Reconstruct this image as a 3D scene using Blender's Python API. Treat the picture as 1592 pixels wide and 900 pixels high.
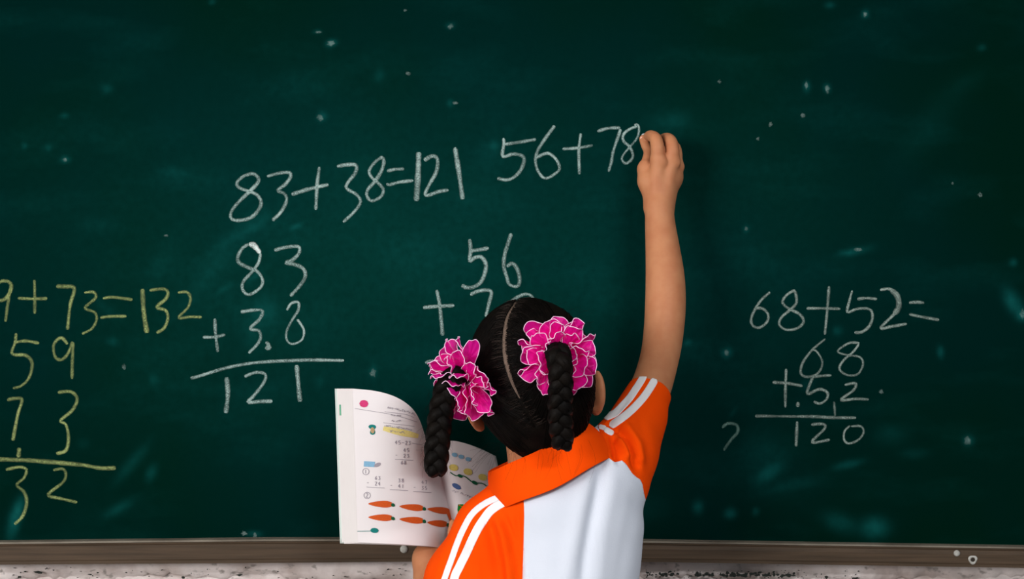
import bpy, bmesh, math, random
import numpy as np
from mathutils import Vector, Matrix
from mathutils.bvhtree import BVHTree

random.seed(7); rng = np.random.default_rng(7)
for o in list(bpy.data.objects): bpy.data.objects.remove(o)
SC = bpy.context.scene
COL = SC.collection

# ------------------------------------------------------------------ camera
F = 2600.0; D = 2.6; ZC = 1.235          # focal length in px of a 1592 wide frame, distance to the board, eye height
cam = bpy.data.objects.new('camera', bpy.data.cameras.new('camera'))
cam.data.sensor_width = 36.0; cam.data.lens = F / 1592 * 36.0
cam.location = (0, -D, ZC); cam.rotation_euler = (math.pi / 2, 0, 0)
cam.data.clip_start = 0.05
COL.objects.link(cam); SC.camera = cam

# ------------------------------------------------------------------ light
w = bpy.data.worlds.new('world'); SC.world = w; w.use_nodes = True
bg = w.node_tree.nodes['Background']
bg.inputs[0].default_value = (0.62, 0.80, 1.0, 1); bg.inputs[1].default_value = 0.12

def area(name, loc, target, sx, sy, power, col):
    l = bpy.data.lights.new(name, 'AREA'); l.shape = 'RECTANGLE'; l.size = sx; l.size_y = sy
    l.energy = power; l.color = col
    o = bpy.data.objects.new(name, l); COL.objects.link(o); o.location = loc
    o.rotation_euler = (Vector(target) - Vector(loc)).to_track_quat('-Z', 'Y').to_euler()
    return o
# daylight through the two windows of the left wall
area('window_light', (-2.93, -4.3, 1.75), (-0.5, -0.2, 0.8), 1.9, 1.3, 138, (1.0, 0.98, 0.96))
area('window_light', (-2.93, -2.4, 1.95), (0.0, -1.0, 1.0), 1.4, 1.4, 24, (1.0, 0.98, 0.95))
# fill light added overhead behind the camera to brighten the girl's right side
area('fill_light', (1.3, -3.9, 2.86), (0.2, -0.5, 0.6), 1.2, 0.2, 62, (0.95, 0.98, 1.0))

SC.view_settings.view_transform = 'Standard'; SC.view_settings.look = 'None'
SC.view_settings.exposure = 0.28; SC.view_settings.gamma = 1.0
SC.view_settings.use_curve_mapping = False
SC.cycles.max_bounces = 8; SC.cycles.transparent_max_bounces = 24

def P(px, py, Y):
    d = D + Y
    return Vector(((px - 796) * d / F, Y, ZC - (py - 450) * d / F))
def PX(V):                                # numpy (n,3) -> px, py
    d = D + V[:, 1]
    return np.stack([796 + V[:, 0] * F / d, 450 - (V[:, 2] - ZC) * F / d], 1)

# ------------------------------------------------------------------ materials
def lin(c):
    return tuple(((v / 255) / 12.92 if v / 255 <= .04045 else ((v / 255 + .055) / 1.055) ** 2.4) for v in c)

def mat(name, col, rough=.7, spec=.3, noise=None, bump=None, sss=0, sheen=0, stretch=None):
    m = bpy.data.materials.new(name); m.use_nodes = True; nt = m.node_tree; b = nt.nodes['Principled BSDF']
    b.inputs['Base Color'].default_value = (*col, 1); b.inputs['Roughness'].default_value = rough
    b.inputs['Specular IOR Level'].default_value = spec
    if sss:
        b.inputs['Subsurface Weight'].default_value = sss; b.inputs['Subsurface Radius'].default_value = (.012, .005, .003)
        b.inputs['Subsurface Scale'].default_value = .6
    if sheen: b.inputs['Sheen Weight'].default_value = sheen
    tc = nt.nodes.new('ShaderNodeTexCoord'); mp = nt.nodes.new('ShaderNodeMapping')
    nt.links.new(tc.outputs['Object'], mp.inputs[0])
    if stretch: mp.inputs['Scale'].default_value = stretch
    if noise:                              # (scale, other colour, amount, detail)
        n = nt.nodes.new('ShaderNodeTexNoise'); n.inputs['Scale'].default_value = noise[0]
        n.inputs['Detail'].default_value = noise[3] if len(noise) > 3 else 4
        nt.links.new(mp.outputs[0], n.inputs['Vector'])
        r = nt.nodes.new('ShaderNodeMapRange'); r.inputs[1].default_value = .35; r.inputs[2].default_value = .7
        r.inputs[4].default_value = noise[2]
        nt.links.new(n.outputs[0], r.inputs[0])
        mx = nt.nodes.new('ShaderNodeMix'); mx.data_type = 'RGBA'
        mx.inputs[6].default_value = (*col, 1); mx.inputs[7].default_value = (*noise[1], 1)
        nt.links.new(r.outputs[0], mx.inputs[0]); nt.links.new(mx.outputs[2], b.inputs['Base Color'])
    if bump:                               # (scale, strength, distance)
        n = nt.nodes.new('ShaderNodeTexNoise'); n.inputs['Scale'].default_value = bump[0]; n.inputs['Detail'].default_value = 5
        nt.links.new(mp.outputs[0], n.inputs['Vector'])
        bp = nt.nodes.new('ShaderNodeBump'); bp.inputs['Strength'].default_value = bump[1]; bp.inputs['Distance'].default_value = bump[2]
        nt.links.new(n.outputs[0], bp.inputs['Height']); nt.links.new(bp.outputs[0], b.inputs['Normal'])
    return m

def chalk_mat(name, col, dens, lo=.36, hi=.62):
    """powdery chalk: the board shows through between the grains"""
    m = bpy.data.materials.new(name); m.use_nodes = True; nt = m.node_tree
    b = nt.nodes['Principled BSDF']; out = nt.nodes['Material Output']
    b.inputs['Base Color'].default_value = (*col, 1); b.inputs['Roughness'].default_value = 1; b.inputs['Specular IOR Level'].default_value = 0
    tc = nt.nodes.new('ShaderNodeTexCoord')
    a = nt.nodes.new('ShaderNodeTexNoise'); a.inputs['Scale'].default_value = 620; a.inputs['Detail'].default_value = 3
    c = nt.nodes.new('ShaderNodeTexNoise'); c.inputs['Scale'].default_value = 45; c.inputs['Detail'].default_value = 2
    for n in (a, c): nt.links.new(tc.outputs['Object'], n.inputs['Vector'])
    ad = nt.nodes.new('ShaderNodeMath'); ad.operation = 'MULTIPLY_ADD'; ad.inputs[1].default_value = .6
    nt.links.new(a.outputs[0], ad.inputs[0])
    m2 = nt.nodes.new('ShaderNodeMath'); m2.operation = 'MULTIPLY'; m2.inputs[1].default_value = .4
    nt.links.new(c.outputs[0], m2.inputs[0]); nt.links.new(m2.outputs[0], ad.inputs[2])
    at = nt.nodes.new('ShaderNodeAttribute'); at.attribute_name = 'edge'
    r = nt.nodes.new('ShaderNodeMapRange'); r.inputs[1].default_value = lo; r.inputs[2].default_value = hi; r.inputs[3].default_value = .12; r.inputs[4].default_value = dens
    nt.links.new(ad.outputs[0], r.inputs[0])
    mu = nt.nodes.new('ShaderNodeMath'); mu.operation = 'MULTIPLY'
    nt.links.new(r.outputs[0], mu.inputs[0]); nt.links.new(at.outputs['Fac'], mu.inputs[1])
    tr = nt.nodes.new('ShaderNodeBsdfTransparent'); mx = nt.nodes.new('ShaderNodeMixShader')
    nt.links.new(mu.outputs[0], mx.inputs[0]); nt.links.new(tr.outputs[0], mx.inputs[1]); nt.links.new(b.outputs[0], mx.inputs[2])
    nt.links.new(mx.outputs[0], out.inputs['Surface'])
    return m

M = {}
M['skin'] = mat('skin', (.52, .220, .105), .55, .22, noise=(45, (.44, .155, .070), .7), bump=(260, .12, .0006), sss=.12)
M['scalp'] = mat('scalp', (.17, .115, .085), .75, noise=(300, (.10, .065, .05), .8))
M['hair'] = mat('hair', (.0030, .0024, .0022), .52, .055, noise=(60, (.007, .005, .0038), .8), bump=(700, .5, .0008))
M['hair_part'] = mat('hair_sheen', (.035, .022, .016), .5, .25)
M['orange'] = mat('orange_cotton', (.93, .074, .0012), .88, .04, noise=(25, (.90, .064, .001), .6), bump=(900, .35, .0006))
M['white'] = mat('white_cotton', (.68, .71, .80), .85, .12, noise=(12, (.63, .66, .75), .5), bump=(900, .35, .0006))
M['stripe'] = mat('white_stripe_cotton', (.86, .84, .86), .8, .15, bump=(900, .3, .0005))
M['navy'] = mat('navy_cloth', (.012, .018, .05), .9, .1, bump=(500, .3, .0008))
M['shoe'] = mat('shoe_canvas', (.7, .7, .68), .7, .3)
M['sole'] = mat('rubber_sole', (.12, .11, .1), .8, .2)
M['eye'] = mat('eye_white', (.8, .78, .75), .2, .5); M['iris'] = mat('eye_iris', (.02, .01, .006), .2, .5)
M['lip'] = mat('lips', (.5, .16, .13), .5)
M['edge'] = mat('white_piping', (.96, .62, .84), .5, .4)
M['paper'] = mat('book_paper', (.74, .685, .69), .8, .15, noise=(9, (.71, .66, .68), .6))
M['paper_edge'] = mat('page_edges', (.75, .70, .69), .8, .1, noise=(15, (.70, .64, .64), .5))
M['cover'] = mat('book_cover', (.72, .80, .76), .5, .3)
for k, c in dict(carrot=(205, 85, 30), leaf=(20, 90, 60), blue=(130, 175, 205), navyink=(75, 100, 150), yellow=(232, 214, 135), gold=(220, 200, 110),
                 teal=(20, 120, 115), pink=(205, 60, 115), grey=(158, 150, 160), green=(15, 120, 35), tan=(180, 150, 110), mint=(120, 180, 150)).items():
    M['ink_' + k] = mat('ink_' + k, lin(c), .75, .15, noise=(700, tuple(v * .72 for v in lin(c)), .7))
M['chalk_w'] = chalk_mat('white_chalk', (.50, .66, .62), .80)
M['chalk_b'] = chalk_mat('bright_white_chalk', (.80, .90, .86), 1.0, .3, .5)
M['chalk_t'] = chalk_mat('thin_white_chalk', (.46, .56, .50), .72)
M['chalk_y'] = chalk_mat('yellow_chalk', (.44, .52, .20), .74)
M['chalk_f'] = chalk_mat('faint_chalk', (.25, .42, .36), .55)
M['chalk_s'] = chalk_mat('smeared_chalk', (.10, .26, .24), .6, .38, .66)
M['stick'] = mat('chalk_stick', (.85, .85, .82), 1, 0)
M['rail'] = mat('brown_rail_metal', (.080, .052, .033), .55, .15, noise=(7, (.046, .031, .020), .9, 6), bump=(60, .2, .001), stretch=(1, 1, 26))
M['strip'] = mat('worn_rail_lip', (.22, .19, .15), .5, .3, noise=(14, (.10, .08, .06), .9, 5))
M['knob'] = mat('screw_cap', (.45, .44, .41), .6, .3, noise=(200, (.25, .23, .2), .8))
M['dark'] = mat('dark_hole', (.02, .016, .012), .9)
M['frame'] = mat('window_paint', (.75, .76, .74), .5)
M['lamp'] = mat('lamp_housing', (.8, .8, .8), .5)

# sheer pink organza
m = bpy.data.materials.new('pink_organza'); m.use_nodes = True; nt = m.node_tree
b = nt.nodes['Principled BSDF']; b.inputs['Base Color'].default_value = (1.0, .006, .40, 1); b.inputs['Roughness'].default_value = .45
b.inputs['Specular IOR Level'].default_value = .25
tl = nt.nodes.new('ShaderNodeBsdfTranslucent'); tl.inputs[0].default_value = (1.0, .012, .46, 1)
m1 = nt.nodes.new('ShaderNodeMixShader'); m1.inputs[0].default_value = .42
nt.links.new(b.outputs[0], m1.inputs[1]); nt.links.new(tl.outputs[0], m1.inputs[2])
tr = nt.nodes.new('ShaderNodeBsdfTransparent'); tr.inputs[0].default_value = (1, .5, .8, 1)
n = nt.nodes.new('ShaderNodeTexNoise'); n.inputs['Scale'].default_value = 70
tc = nt.nodes.new('ShaderNodeTexCoord'); nt.links.new(tc.outputs['Object'], n.inputs['Vector'])
r = nt.nodes.new('ShaderNodeMapRange'); r.inputs[1].default_value = .3; r.inputs[2].default_value = .7; r.inputs[3].default_value = .10; r.inputs[4].default_value = .36
nt.links.new(n.outputs[0], r.inputs[0])
m2 = nt.nodes.new('ShaderNodeMixShader'); nt.links.new(r.outputs[0], m2.inputs[0])
nt.links.new(m1.outputs[0], m2.inputs[1]); nt.links.new(tr.outputs[0], m2.inputs[2])
nt.links.new(m2.outputs[0], nt.nodes['Material Output'].inputs['Surface'])
M['organza'] = m

# painted board: deep green with wiped chalk haze and smudges; light falloff is painted in as a paler centre
m = bpy.data.materials.new('green_board_paint'); m.use_nodes = True; nt = m.node_tree; b = nt.nodes['Principled BSDF']
b.inputs['Roughness'].default_value = .65; b.inputs['Specular IOR Level'].default_value = 0.0
tc = nt.nodes.new('ShaderNodeTexCoord')
def noise(scale, detail=4, vec=None, stretch=None):
    n = nt.nodes.new('ShaderNodeTexNoise'); n.inputs['Scale'].default_value = scale; n.inputs['Detail'].default_value = detail
    if stretch:
        mp = nt.nodes.new('ShaderNodeMapping'); mp.inputs['Scale'].default_value = stretch; mp.inputs['Rotation'].default_value = (0, .5, 0)
        nt.links.new(tc.outputs['Object'], mp.inputs[0]); nt.links.new(mp.outputs[0], n.inputs['Vector'])
    else: nt.links.new(tc.outputs['Object'], n.inputs['Vector'])
    return n
def mrange(src, a, b_, c, d):
    r = nt.nodes.new('ShaderNodeMapRange'); nt.links.new(src, r.inputs[0])
    for i, v in zip((1, 2, 3, 4), (a, b_, c, d)): r.inputs[i].default_value = v
    return r.outputs[0]
def math2(op, x, y):
    k = nt.nodes.new('ShaderNodeMath'); k.operation = op
    for i, v in enumerate((x, y)):
        if isinstance(v, (int, float)): k.inputs[i].default_value = v
        else: nt.links.new(v, k.inputs[i])
    return k.outputs[0]
n1 = noise(2.2, 3); n2 = noise(5, 5, stretch=(1, 1, 2.6)); n3 = noise(90, 5); n4 = noise(260, 2)
mx = nt.nodes.new('ShaderNodeMix'); mx.data_type = 'RGBA'
mx.inputs[6].default_value = (.0002, .0112, .0064, 1); mx.inputs[7].default_value = (.0002, .0120, .0100, 1)
nt.links.new(mrange(n1.outputs[0], .4, .6, 0, 1), mx.inputs[0])
at = nt.nodes.new('ShaderNodeAttribute'); at.attribute_name = 'dust_and_falloff'
haze = math2('MULTIPLY', mrange(n2.outputs[0], .5, .8, 0, .06), mrange(n3.outputs[0], .3, .7, .5, 1))
specks = mrange(n4.outputs[0], .80, .86, 0, .12)
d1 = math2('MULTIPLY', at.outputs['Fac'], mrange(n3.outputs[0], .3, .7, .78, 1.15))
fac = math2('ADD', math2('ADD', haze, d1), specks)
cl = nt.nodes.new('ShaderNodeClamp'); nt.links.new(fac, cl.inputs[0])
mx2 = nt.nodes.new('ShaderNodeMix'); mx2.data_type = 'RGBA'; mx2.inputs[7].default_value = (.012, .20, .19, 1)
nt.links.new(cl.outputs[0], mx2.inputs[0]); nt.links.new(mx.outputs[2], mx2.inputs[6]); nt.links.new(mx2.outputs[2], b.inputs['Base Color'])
M['board'] = m

# whitewashed plaster, crumbled in a band just under the board
m = bpy.data.materials.new('whitewashed_plaster'); m.use_nodes = True; nt = m.node_tree; b = nt.nodes['Principled BSDF']
b.inputs['Roughness'].default_value = .9; b.inputs['Specular IOR Level'].default_value = .1
tc = nt.nodes.new('ShaderNodeTexCoord')
n1 = noise(14, 6); n2 = noise(60, 5, stretch=(1, 1, 1.6)); n3 = noise(30, 6)
mx = nt.nodes.new('ShaderNodeMix'); mx.data_type = 'RGBA'
mx.inputs[6].default_value = (.74, .66, .64, 1); mx.inputs[7].default_value = (.50, .41, .38, 1)
nt.links.new(mrange(n1.outputs[0], .42, .66, 0, 1), mx.inputs[0])
mx2 = nt.nodes.new('ShaderNodeMix'); mx2.data_type = 'RGBA'; mx2.inputs[7].default_value = (.25, .22, .20, 1)
nt.links.new(mrange(n2.outputs[0], .60, .70, 0, .8), mx2.inputs[0]); nt.links.new(mx.outputs[2], mx2.inputs[6])
nt.links.new(mx2.outputs[2], b.inputs['Base Color'])
bp = nt.nodes.new('ShaderNodeBump'); bp.inputs['Strength'].default_value = .7; bp.inputs['Distance'].default_value = .006
nt.links.new(n3.outputs[0], bp.inputs['Height']); nt.links.new(bp.outputs[0], b.inputs['Normal'])
M['plaster'] = m
M['floor'] = mat('concrete_floor', (.20, .19, .17), .8, .3, noise=(3, (.14, .13, .12), .8), bump=(20, .2, .002))
M['wallpaint'] = mat('wall_paint', (.50, .50, .47), .9, .1, noise=(2, (.44, .44, .42), .6))
M['mould'] = mat('dark_crumbled_plaster', (.03, .034, .03), 1, 0, bump=(300, .6, .002))

# ------------------------------------------------------------------ helpers
def link(o, parent=None):
    COL.objects.link(o)
    if parent is not None:
        o.parent = parent
        if parent.type == 'EMPTY': o.matrix_parent_inverse = Matrix.Translation(-Vector(parent.location))
    return o
def mesh(name, verts, faces, m, parent=None, smooth=True):
    me = bpy.data.meshes.new(name)
    if isinstance(verts, np.ndarray): verts = verts.tolist()
    if isinstance(faces, np.ndarray): faces = faces.tolist()
    me.from_pydata(verts, [], faces); me.update()
    if smooth: me.shade_smooth()
    for mm in (m if isinstance(m, (list, tuple)) else [m]): me.materials.append(mm)
    return link(bpy.data.objects.new(name, me), parent)
def thing(name, label, cat, loc, group=None):
    o = bpy.data.objects.new(name, None); o.location = loc; o.empty_display_size = .05; COL.objects.link(o)
    o['label'] = label; o['category'] = cat
    if group: o['group'] = group
    return o
def box_vf(x0, x1, y0, y1, z0, z1):
    v = [(x, y, z) for x in (x0, x1) for y in (y0, y1) for z in (z0, z1)]
    f = [(0, 1, 3, 2), (4, 6, 7, 5), (0, 4, 5, 1), (2, 3, 7, 6), (0, 2, 6, 4), (1, 5, 7, 3)]
    return v, f
def bevel_box(name, dims, m, parent=None, bev=.002):
    v, f = box_vf(*dims); o = mesh(name, v, f, m, parent, False)
    if bev:
        md = o.modifiers.new('bevel', 'BEVEL'); md.width = bev; md.segments = 2
    return o
def catmull(pts, n=8, closed=False):
    p = np.array(pts, float); N = len(p); out = []
    if N == 2: return np.array([p[0] + (p[1] - p[0]) * t for t in np.linspace(0, 1, n + 1)])
    for i in range(N - 1):
        p0 = p[max(i - 1, 0)]; p1 = p[i]; p2 = p[i + 1]; p3 = p[min(i + 2, N - 1)]
        for t in np.arange(n) / n:
            out.append(.5 * ((2 * p1) + (-p0 + p2) * t + (2 * p0 - 5 * p1 + 4 * p2 - p3) * t * t + (-p0 + 3 * p1 - 3 * p2 + p3) * t ** 3))
    out.append(p[-1]); return np.array(out)
def tube_vf(path, rad, seg=8, base=0, cap=True, prof=None, up=None):
    path = np.array(path, float); n = len(path); rad = np.broadcast_to(rad, n)
    T = np.gradient(path, axis=0); T /= np.linalg.norm(T, axis=1)[:, None] + 1e-12
    u = np.array(up if up is not None else (0.31, -.95, .05), float); V = []; Fc = []
    for i in range(n):
        u = u - T[i] * u.dot(T[i]); u /= np.linalg.norm(u) + 1e-12; v = np.cross(T[i], u)
        for k in range(seg):
            a = 2 * math.pi * k / seg; r = rad[i] * (prof(k, i) if prof else 1)
            V.append(path[i] + (u * math.cos(a) + v * math.sin(a)) * r)
    for i in range(n - 1):
        for k in range(seg):
            Fc.append((base + i * seg + k, base + i * seg + (k + 1) % seg, base + (i + 1) * seg + (k + 1) % seg, base + (i + 1) * seg + k))
    if cap:
        Fc.append(tuple(base + k for k in range(seg))[::-1]); Fc.append(tuple(base + (n - 1) * seg + k for k in range(seg)))
    return V, Fc

# ---- implicit surfaces: smooth unions of tapered limbs, meshed with surface nets
class Field:
    def __init__(s, xs, ys, zs):
        s.ax = [np.array(a, np.float32) for a in (xs, ys, zs)]
        s.F = np.full([len(a) for a in s.ax], 1.0, np.float32)
    def region(s, lo, hi):
        sl = [slice(max(np.searchsorted(a, l) - 1, 0), np.searchsorted(a, h) + 1) for a, l, h in zip(s.ax, lo, hi)]
        if any(q.stop <= q.start for q in sl): return None, None
        g = np.meshgrid(*[a[q] for a, q in zip(s.ax, sl)], indexing='ij', sparse=True)
        return tuple(sl), g
    def blend(s, sl, d, k, sub=False):
        A = s.F[sl]
        if sub:
            h = np.maximum(k - np.abs(A + d), 0) / k; s.F[sl] = np.maximum(A, -d) + h * h * k / 4
        else:
            h = np.maximum(k - np.abs(A - d), 0) / k; s.F[sl] = np.minimum(A, d) - h * h * k / 4
    def cap(s, a, b, ra, rb, k=.01, squash=None, sub=False):
        a = np.array(a, float); b = np.array(b, float); R = max(ra, rb) * 1.02 + k + .012
        sl, g = s.region(np.minimum(a, b) - R, np.maximum(a, b) + R)
        if sl is None: return
        q = [g[i] - a[i] for i in range(3)]; ab = b - a
        if squash is not None:
            nrm, f = squash; nrm = np.array(nrm, float); nrm /= np.linalg.norm(nrm)
            t = q[0] * nrm[0] + q[1] * nrm[1] + q[2] * nrm[2]
            q = [q[i] + t * nrm[i] * (1 / f - 1) for i in range(3)]
            ab = ab + ab.dot(nrm) * nrm * (1 / f - 1)
        h = np.clip((q[0] * ab[0] + q[1] * ab[1] + q[2] * ab[2]) / max(ab.dot(ab), 1e-9), 0, 1)
        d = np.sqrt(sum((q[i] - ab[i] * h) ** 2 for i in range(3))) - (ra + (rb - ra) * h)
        s.blend(sl, d.astype(np.float32), k, sub)
    def ell(s, c, r, R=None, k=.01, sub=False):
        c = np.array(c, float); r = np.array(r, float); m = r.max() * 1.05 + k + .012
        sl, g = s.region(c - m, c + m)
        if sl is None: return
        q = [g[i] - c[i] for i in range(3)]
        if R is not None:
            R = np.array(R); q = [q[0] * R[0][i] + q[1] * R[1][i] + q[2] * R[2][i] for i in range(3)]
        k0 = np.sqrt(sum((q[i] / r[i]) ** 2 for i in range(3))); k1 = np.sqrt(sum((q[i] / r[i] ** 2) ** 2 for i in range(3))) + 1e-6
        s.blend(sl, (k0 * (k0 - 1) / k1).astype(np.float32), k, sub)
    def mesh(s):
        Fv = s.F; S = (Fv < 0); nx, ny, nz = Fv.shape
        cnt = np.zeros((nx - 1, ny - 1, nz - 1), np.uint8)
        for i in (0, 1):
            for j in (0, 1):
                for k in (0, 1): cnt += S[i:nx - 1 + i, j:ny - 1 + j, k:nz - 1 + k]
        act = (cnt > 0) & (cnt < 8); I = np.argwhere(act)
        idx = np.full(act.shape, -1, np.int32); idx[act] = np.arange(len(I))
        acc = np.zeros((len(I), 3)); num = np.zeros(len(I))
        C = [(i, j, k) for i in (0, 1) for j in (0, 1) for k in (0, 1)]
        X, Y, Z = s.ax
        for a in range(8):
            for b_ in range(a + 1, 8):
                ca, cb = C[a], C[b_]
                if sum(abs(p - q) for p, q in zip(ca, cb)) != 1: continue
                A = I + ca; B = I + cb
                fa = Fv[A[:, 0], A[:, 1], A[:, 2]]; fb = Fv[B[:, 0], B[:, 1], B[:, 2]]
                w_ = (fa < 0) != (fb < 0); t = np.where(w_, fa / np.where(w_, fa - fb, 1), 0)
                pa = np.stack([X[A[:, 0]], Y[A[:, 1]], Z[A[:, 2]]], 1); pb = np.stack([X[B[:, 0]], Y[B[:, 1]], Z[B[:, 2]]], 1)
                acc += np.where(w_[:, None], pa + (pb - pa) * t[:, None], 0); num += w_
        V = acc / num[:, None]; Q = []
        for ax in range(3):
            o1, o2 = [(1, 2), (2, 0), (0, 1)][ax]
            sa = [slice(None)] * 3; sb = [slice(None)] * 3
            sa[ax] = slice(0, -1); sb[ax] = slice(1, None)
            for o_ in (o1, o2): sa[o_] = slice(1, -1); sb[o_] = slice(1, -1)
            a = S[tuple(sa)]; b_ = S[tuple(sb)]
            for sgn in (0, 1):
                E = np.argwhere((a & ~b_) if sgn == 0 else (~a & b_))
                if not len(E): continue
                E[:, o1] += 1; E[:, o2] += 1
                def cell(d1, d2):
                    c = E.copy(); c[:, o1] -= d1; c[:, o2] -= d2; return idx[c[:, 0], c[:, 1], c[:, 2]]
                q = np.stack([cell(1, 1), cell(0, 1), cell(0, 0), cell(1, 0)], 1)
                Q.append(q if sgn == 0 else q[:, ::-1])
        return V, np.concatenate(Q)
def relax(V, Q, it=2, lam=.5):
    for _ in range(it):
        S_ = np.zeros_like(V); c = np.zeros(len(V)); n = Q.shape[1]
        for i in range(n):
            a = Q[:, i]; b_ = Q[:, (i + 1) % n]
            for p, q in ((a, b_), (b_, a)):
                for d in range(3): S_[:, d] += np.bincount(p, V[q, d], len(V))
                c += np.bincount(p, minlength=len(V))
        V = V + lam * (S_ / c[:, None] - V)
    return V
def vnormals(V, T):
    fn = np.cross(V[T[:, 1]] - V[T[:, 0]], V[T[:, 2]] - V[T[:, 0]]); N = np.zeros_like(V)
    for i in range(T.shape[1]):
        for d in range(3): N[:, d] += np.bincount(T[:, i], fn[:, d], len(V))
    return N / (np.linalg.norm(N, axis=1)[:, None] + 1e-12)
def tris(Q): return np.concatenate([Q[:, [0, 1, 2]], Q[:, [0, 2, 3]]])
def cut(V, N, T, s):
    """keep s > 0, cutting the triangles on the line s = 0"""
    s = np.where(np.abs(s) < 1e-7, 1e-7, s)
    pos = s[T] > 0; c = pos.sum(1)
    V = list(V); N = list(N); keep = T[c == 3].tolist(); cache = {}
    def mid(a, b_):
        k = (min(a, b_), max(a, b_))
        if k not in cache:
            t = s[a] / (s[a] - s[b_]); V.append(V[a] + (V[b_] - V[a]) * t); q = N[a] + (N[b_] - N[a]) * t
            N.append(q / (np.linalg.norm(q) + 1e-9)); cache[k] = len(V) - 1
        return cache[k]
    for t, p in zip(T[(c > 0) & (c < 3)].tolist(), pos[(c > 0) & (c < 3)]):
        k = int(p.sum())
        if k == 1:
            i = int(np.argmax(p)); a, b_, d = t[i], t[(i + 1) % 3], t[(i + 2) % 3]
            keep.append([a, mid(a, b_), mid(a, d)])
        else:
            i = int(np.argmin(p)); a, b_, d = t[i], t[(i + 1) % 3], t[(i + 2) % 3]
            m1_, m2_ = mid(a, b_), mid(a, d); keep.append([m1_, b_, d]); keep.append([m1_, d, m2_])
    V = np.array(V); N = np.array(N); T = np.array(keep)
    if not len(T): return np.zeros((0, 3)), np.zeros((0, 3)), T
    used = np.unique(T); mp = np.full(len(V), -1); mp[used] = np.arange(len(used))
    return V[used], N[used], mp[T]
def pdist(U, line):
    """distance of points U (n,2) to a polyline, and the parameter along it"""
    L = np.array(line, float); best = np.full(len(U), 1e9); par = np.zeros(len(U))
    for i in range(len(L) - 1):
        a, b_ = L[i], L[i + 1]; ab = b_ - a
        t = np.clip(((U - a) @ ab) / max(ab @ ab, 1e-9), 0, 1); d = np.linalg.norm(U - a - t[:, None] * ab, axis=1)
        m_ = d < best; best[m_] = d[m_]; par[m_] = (i + t[m_]) / (len(L) - 1)
    return best, par
def with_normals(o, N):
    o.data.normals_split_custom_set_from_vertices([tuple(n) for n in N])

# ================================================================== SETTING
def struct(o, kind='structure'): o['kind'] = kind; return o
o = bevel_box('wall_front', (-3.2, 3.2, .03, .15, 0, 3.0), M['plaster'], bev=0); struct(o)
o = bevel_box('floor', (-3.2, 3.2, -8.0, .15, -.08, 0), M['floor'], bev=0); struct(o)
o = bevel_box('ceiling', (-3.2, 3.2, -8.0, .15, 3.0, 3.08), M['wallpaint'], bev=0); struct(o)
# left wall with two window openings
vs, fs = [], []
for d in [(-3.2, -3.0, -8, .03, 0, 1.15), (-3.2, -3.0, -8, .03, 2.75, 3.0), (-3.2, -3.0, -8, -5.3, 1.15, 2.75),
          (-3.2, -3.0, -3.3, -3.0, 1.15, 2.75), (-3.2, -3.0, -1.6, .03, 1.15, 2.75)]:
    v, f = box_vf(*d); fs += [tuple(i + len(vs) for i in q) for q in f]; vs += v
struct(mesh('wall_left', vs, fs, M['wallpaint'], None, False))
for n_, (a, b_) in enumerate(((-5.3, -3.3), (-3.0, -1.6))):
    vs, fs = [], []
    for d in [(-3.12, -3.06, a, b_, 1.15, 1.2), (-3.12, -3.06, a, b_, 2.70, 2.75), (-3.12, -3.06, a, a + .05, 1.2, 2.7), (-3.12, -3.06, b_ - .05, b_, 1.2, 2.7),
              (-3.11, -3.07, (a + b_) / 2 - .02, (a + b_) / 2 + .02, 1.2, 2.7)]:
        v, f = box_vf(*d); fs += [tuple(i + len(vs) for i in q) for q in f]; vs += v
    struct(mesh('window_%d' % (n_ + 1), vs, fs, M['frame'], None, False))

# crumbling plaster under the rail
wall = bpy.data.objects['wall_front']
def blob(name, c, rx, rz, th, m, parent, n=14, seed=0):
    r_ = np.random.default_rng(seed); V = [(c[0], c[1] - th, c[2])]; Fc = []
    rr = 1 + r_.uniform(-.35, .35, n)
    for ring, (s_, t_) in enumerate(((.6, .75), (1, 0))):
        for k in range(n):
            a = 2 * math.pi * k / n
            V.append((c[0] + rx * s_ * rr[k] * math.cos(a), c[1] - th * t_, c[2] + rz * s_ * rr[k] * math.sin(a)))
    for k in range(n):
        Fc.append((0, 1 + (k + 1) % n, 1 + k)); Fc.append((1 + k, 1 + (k + 1) % n, 1 + n + (k + 1) % n, 1 + n + k))
    return mesh(name, V, Fc, m, parent)
vs, fs = [], []
chips = [(372, 894, 5, 2), (60, 890, 8, 2), (285, 898, 3, 2), (1285, 897, 3, 3), (1330, 899, 5, 2), (30, 897, 3, 2), (140, 893, 4, 1.5)]
chips += [(cx + random.gauss(0, 5), 893 + random.gauss(0, 1.6), random.uniform(1.5, 3.6), random.uniform(1.2, 2.8)) for cx in (1015, 1028, 1036, 1051, 1080, 1092, 1099, 1109, 1126, 1136, 1146, 1153, 1158, 1176, 1185, 1193, 1200, 1208, 1226, 1232) for _ in range(5)]
chips += [(random.uniform(990, 1340), random.uniform(886, 899), random.uniform(.6, 1.6), random.uniform(.5, 1.2)) for _ in range(60)] + [(random.uniform(0, 650), random.uniform(882, 899), random.uniform(.6, 2.4), random.uniform(.5, 1.2)) for _ in range(40)]
for i, (px, py, rx, ry) in enumerate(chips):
    c = P(px, py, .0125); n = 12; base = len(vs)
    vs.append(tuple(c - Vector((0, .0015, 0))))
    for k in range(n):
        a = 2 * math.pi * k / n; r0 = random.uniform(.6, 1.25)
        vs.append((c.x + rx / 1000 * r0 * math.cos(a), c.y + .0005, c.z + ry / 1000 * r0 * math.sin(a)))
    fs += [(base, base + 1 + (k + 1) % n, base + 1 + k) for k in range(n)]
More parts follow.
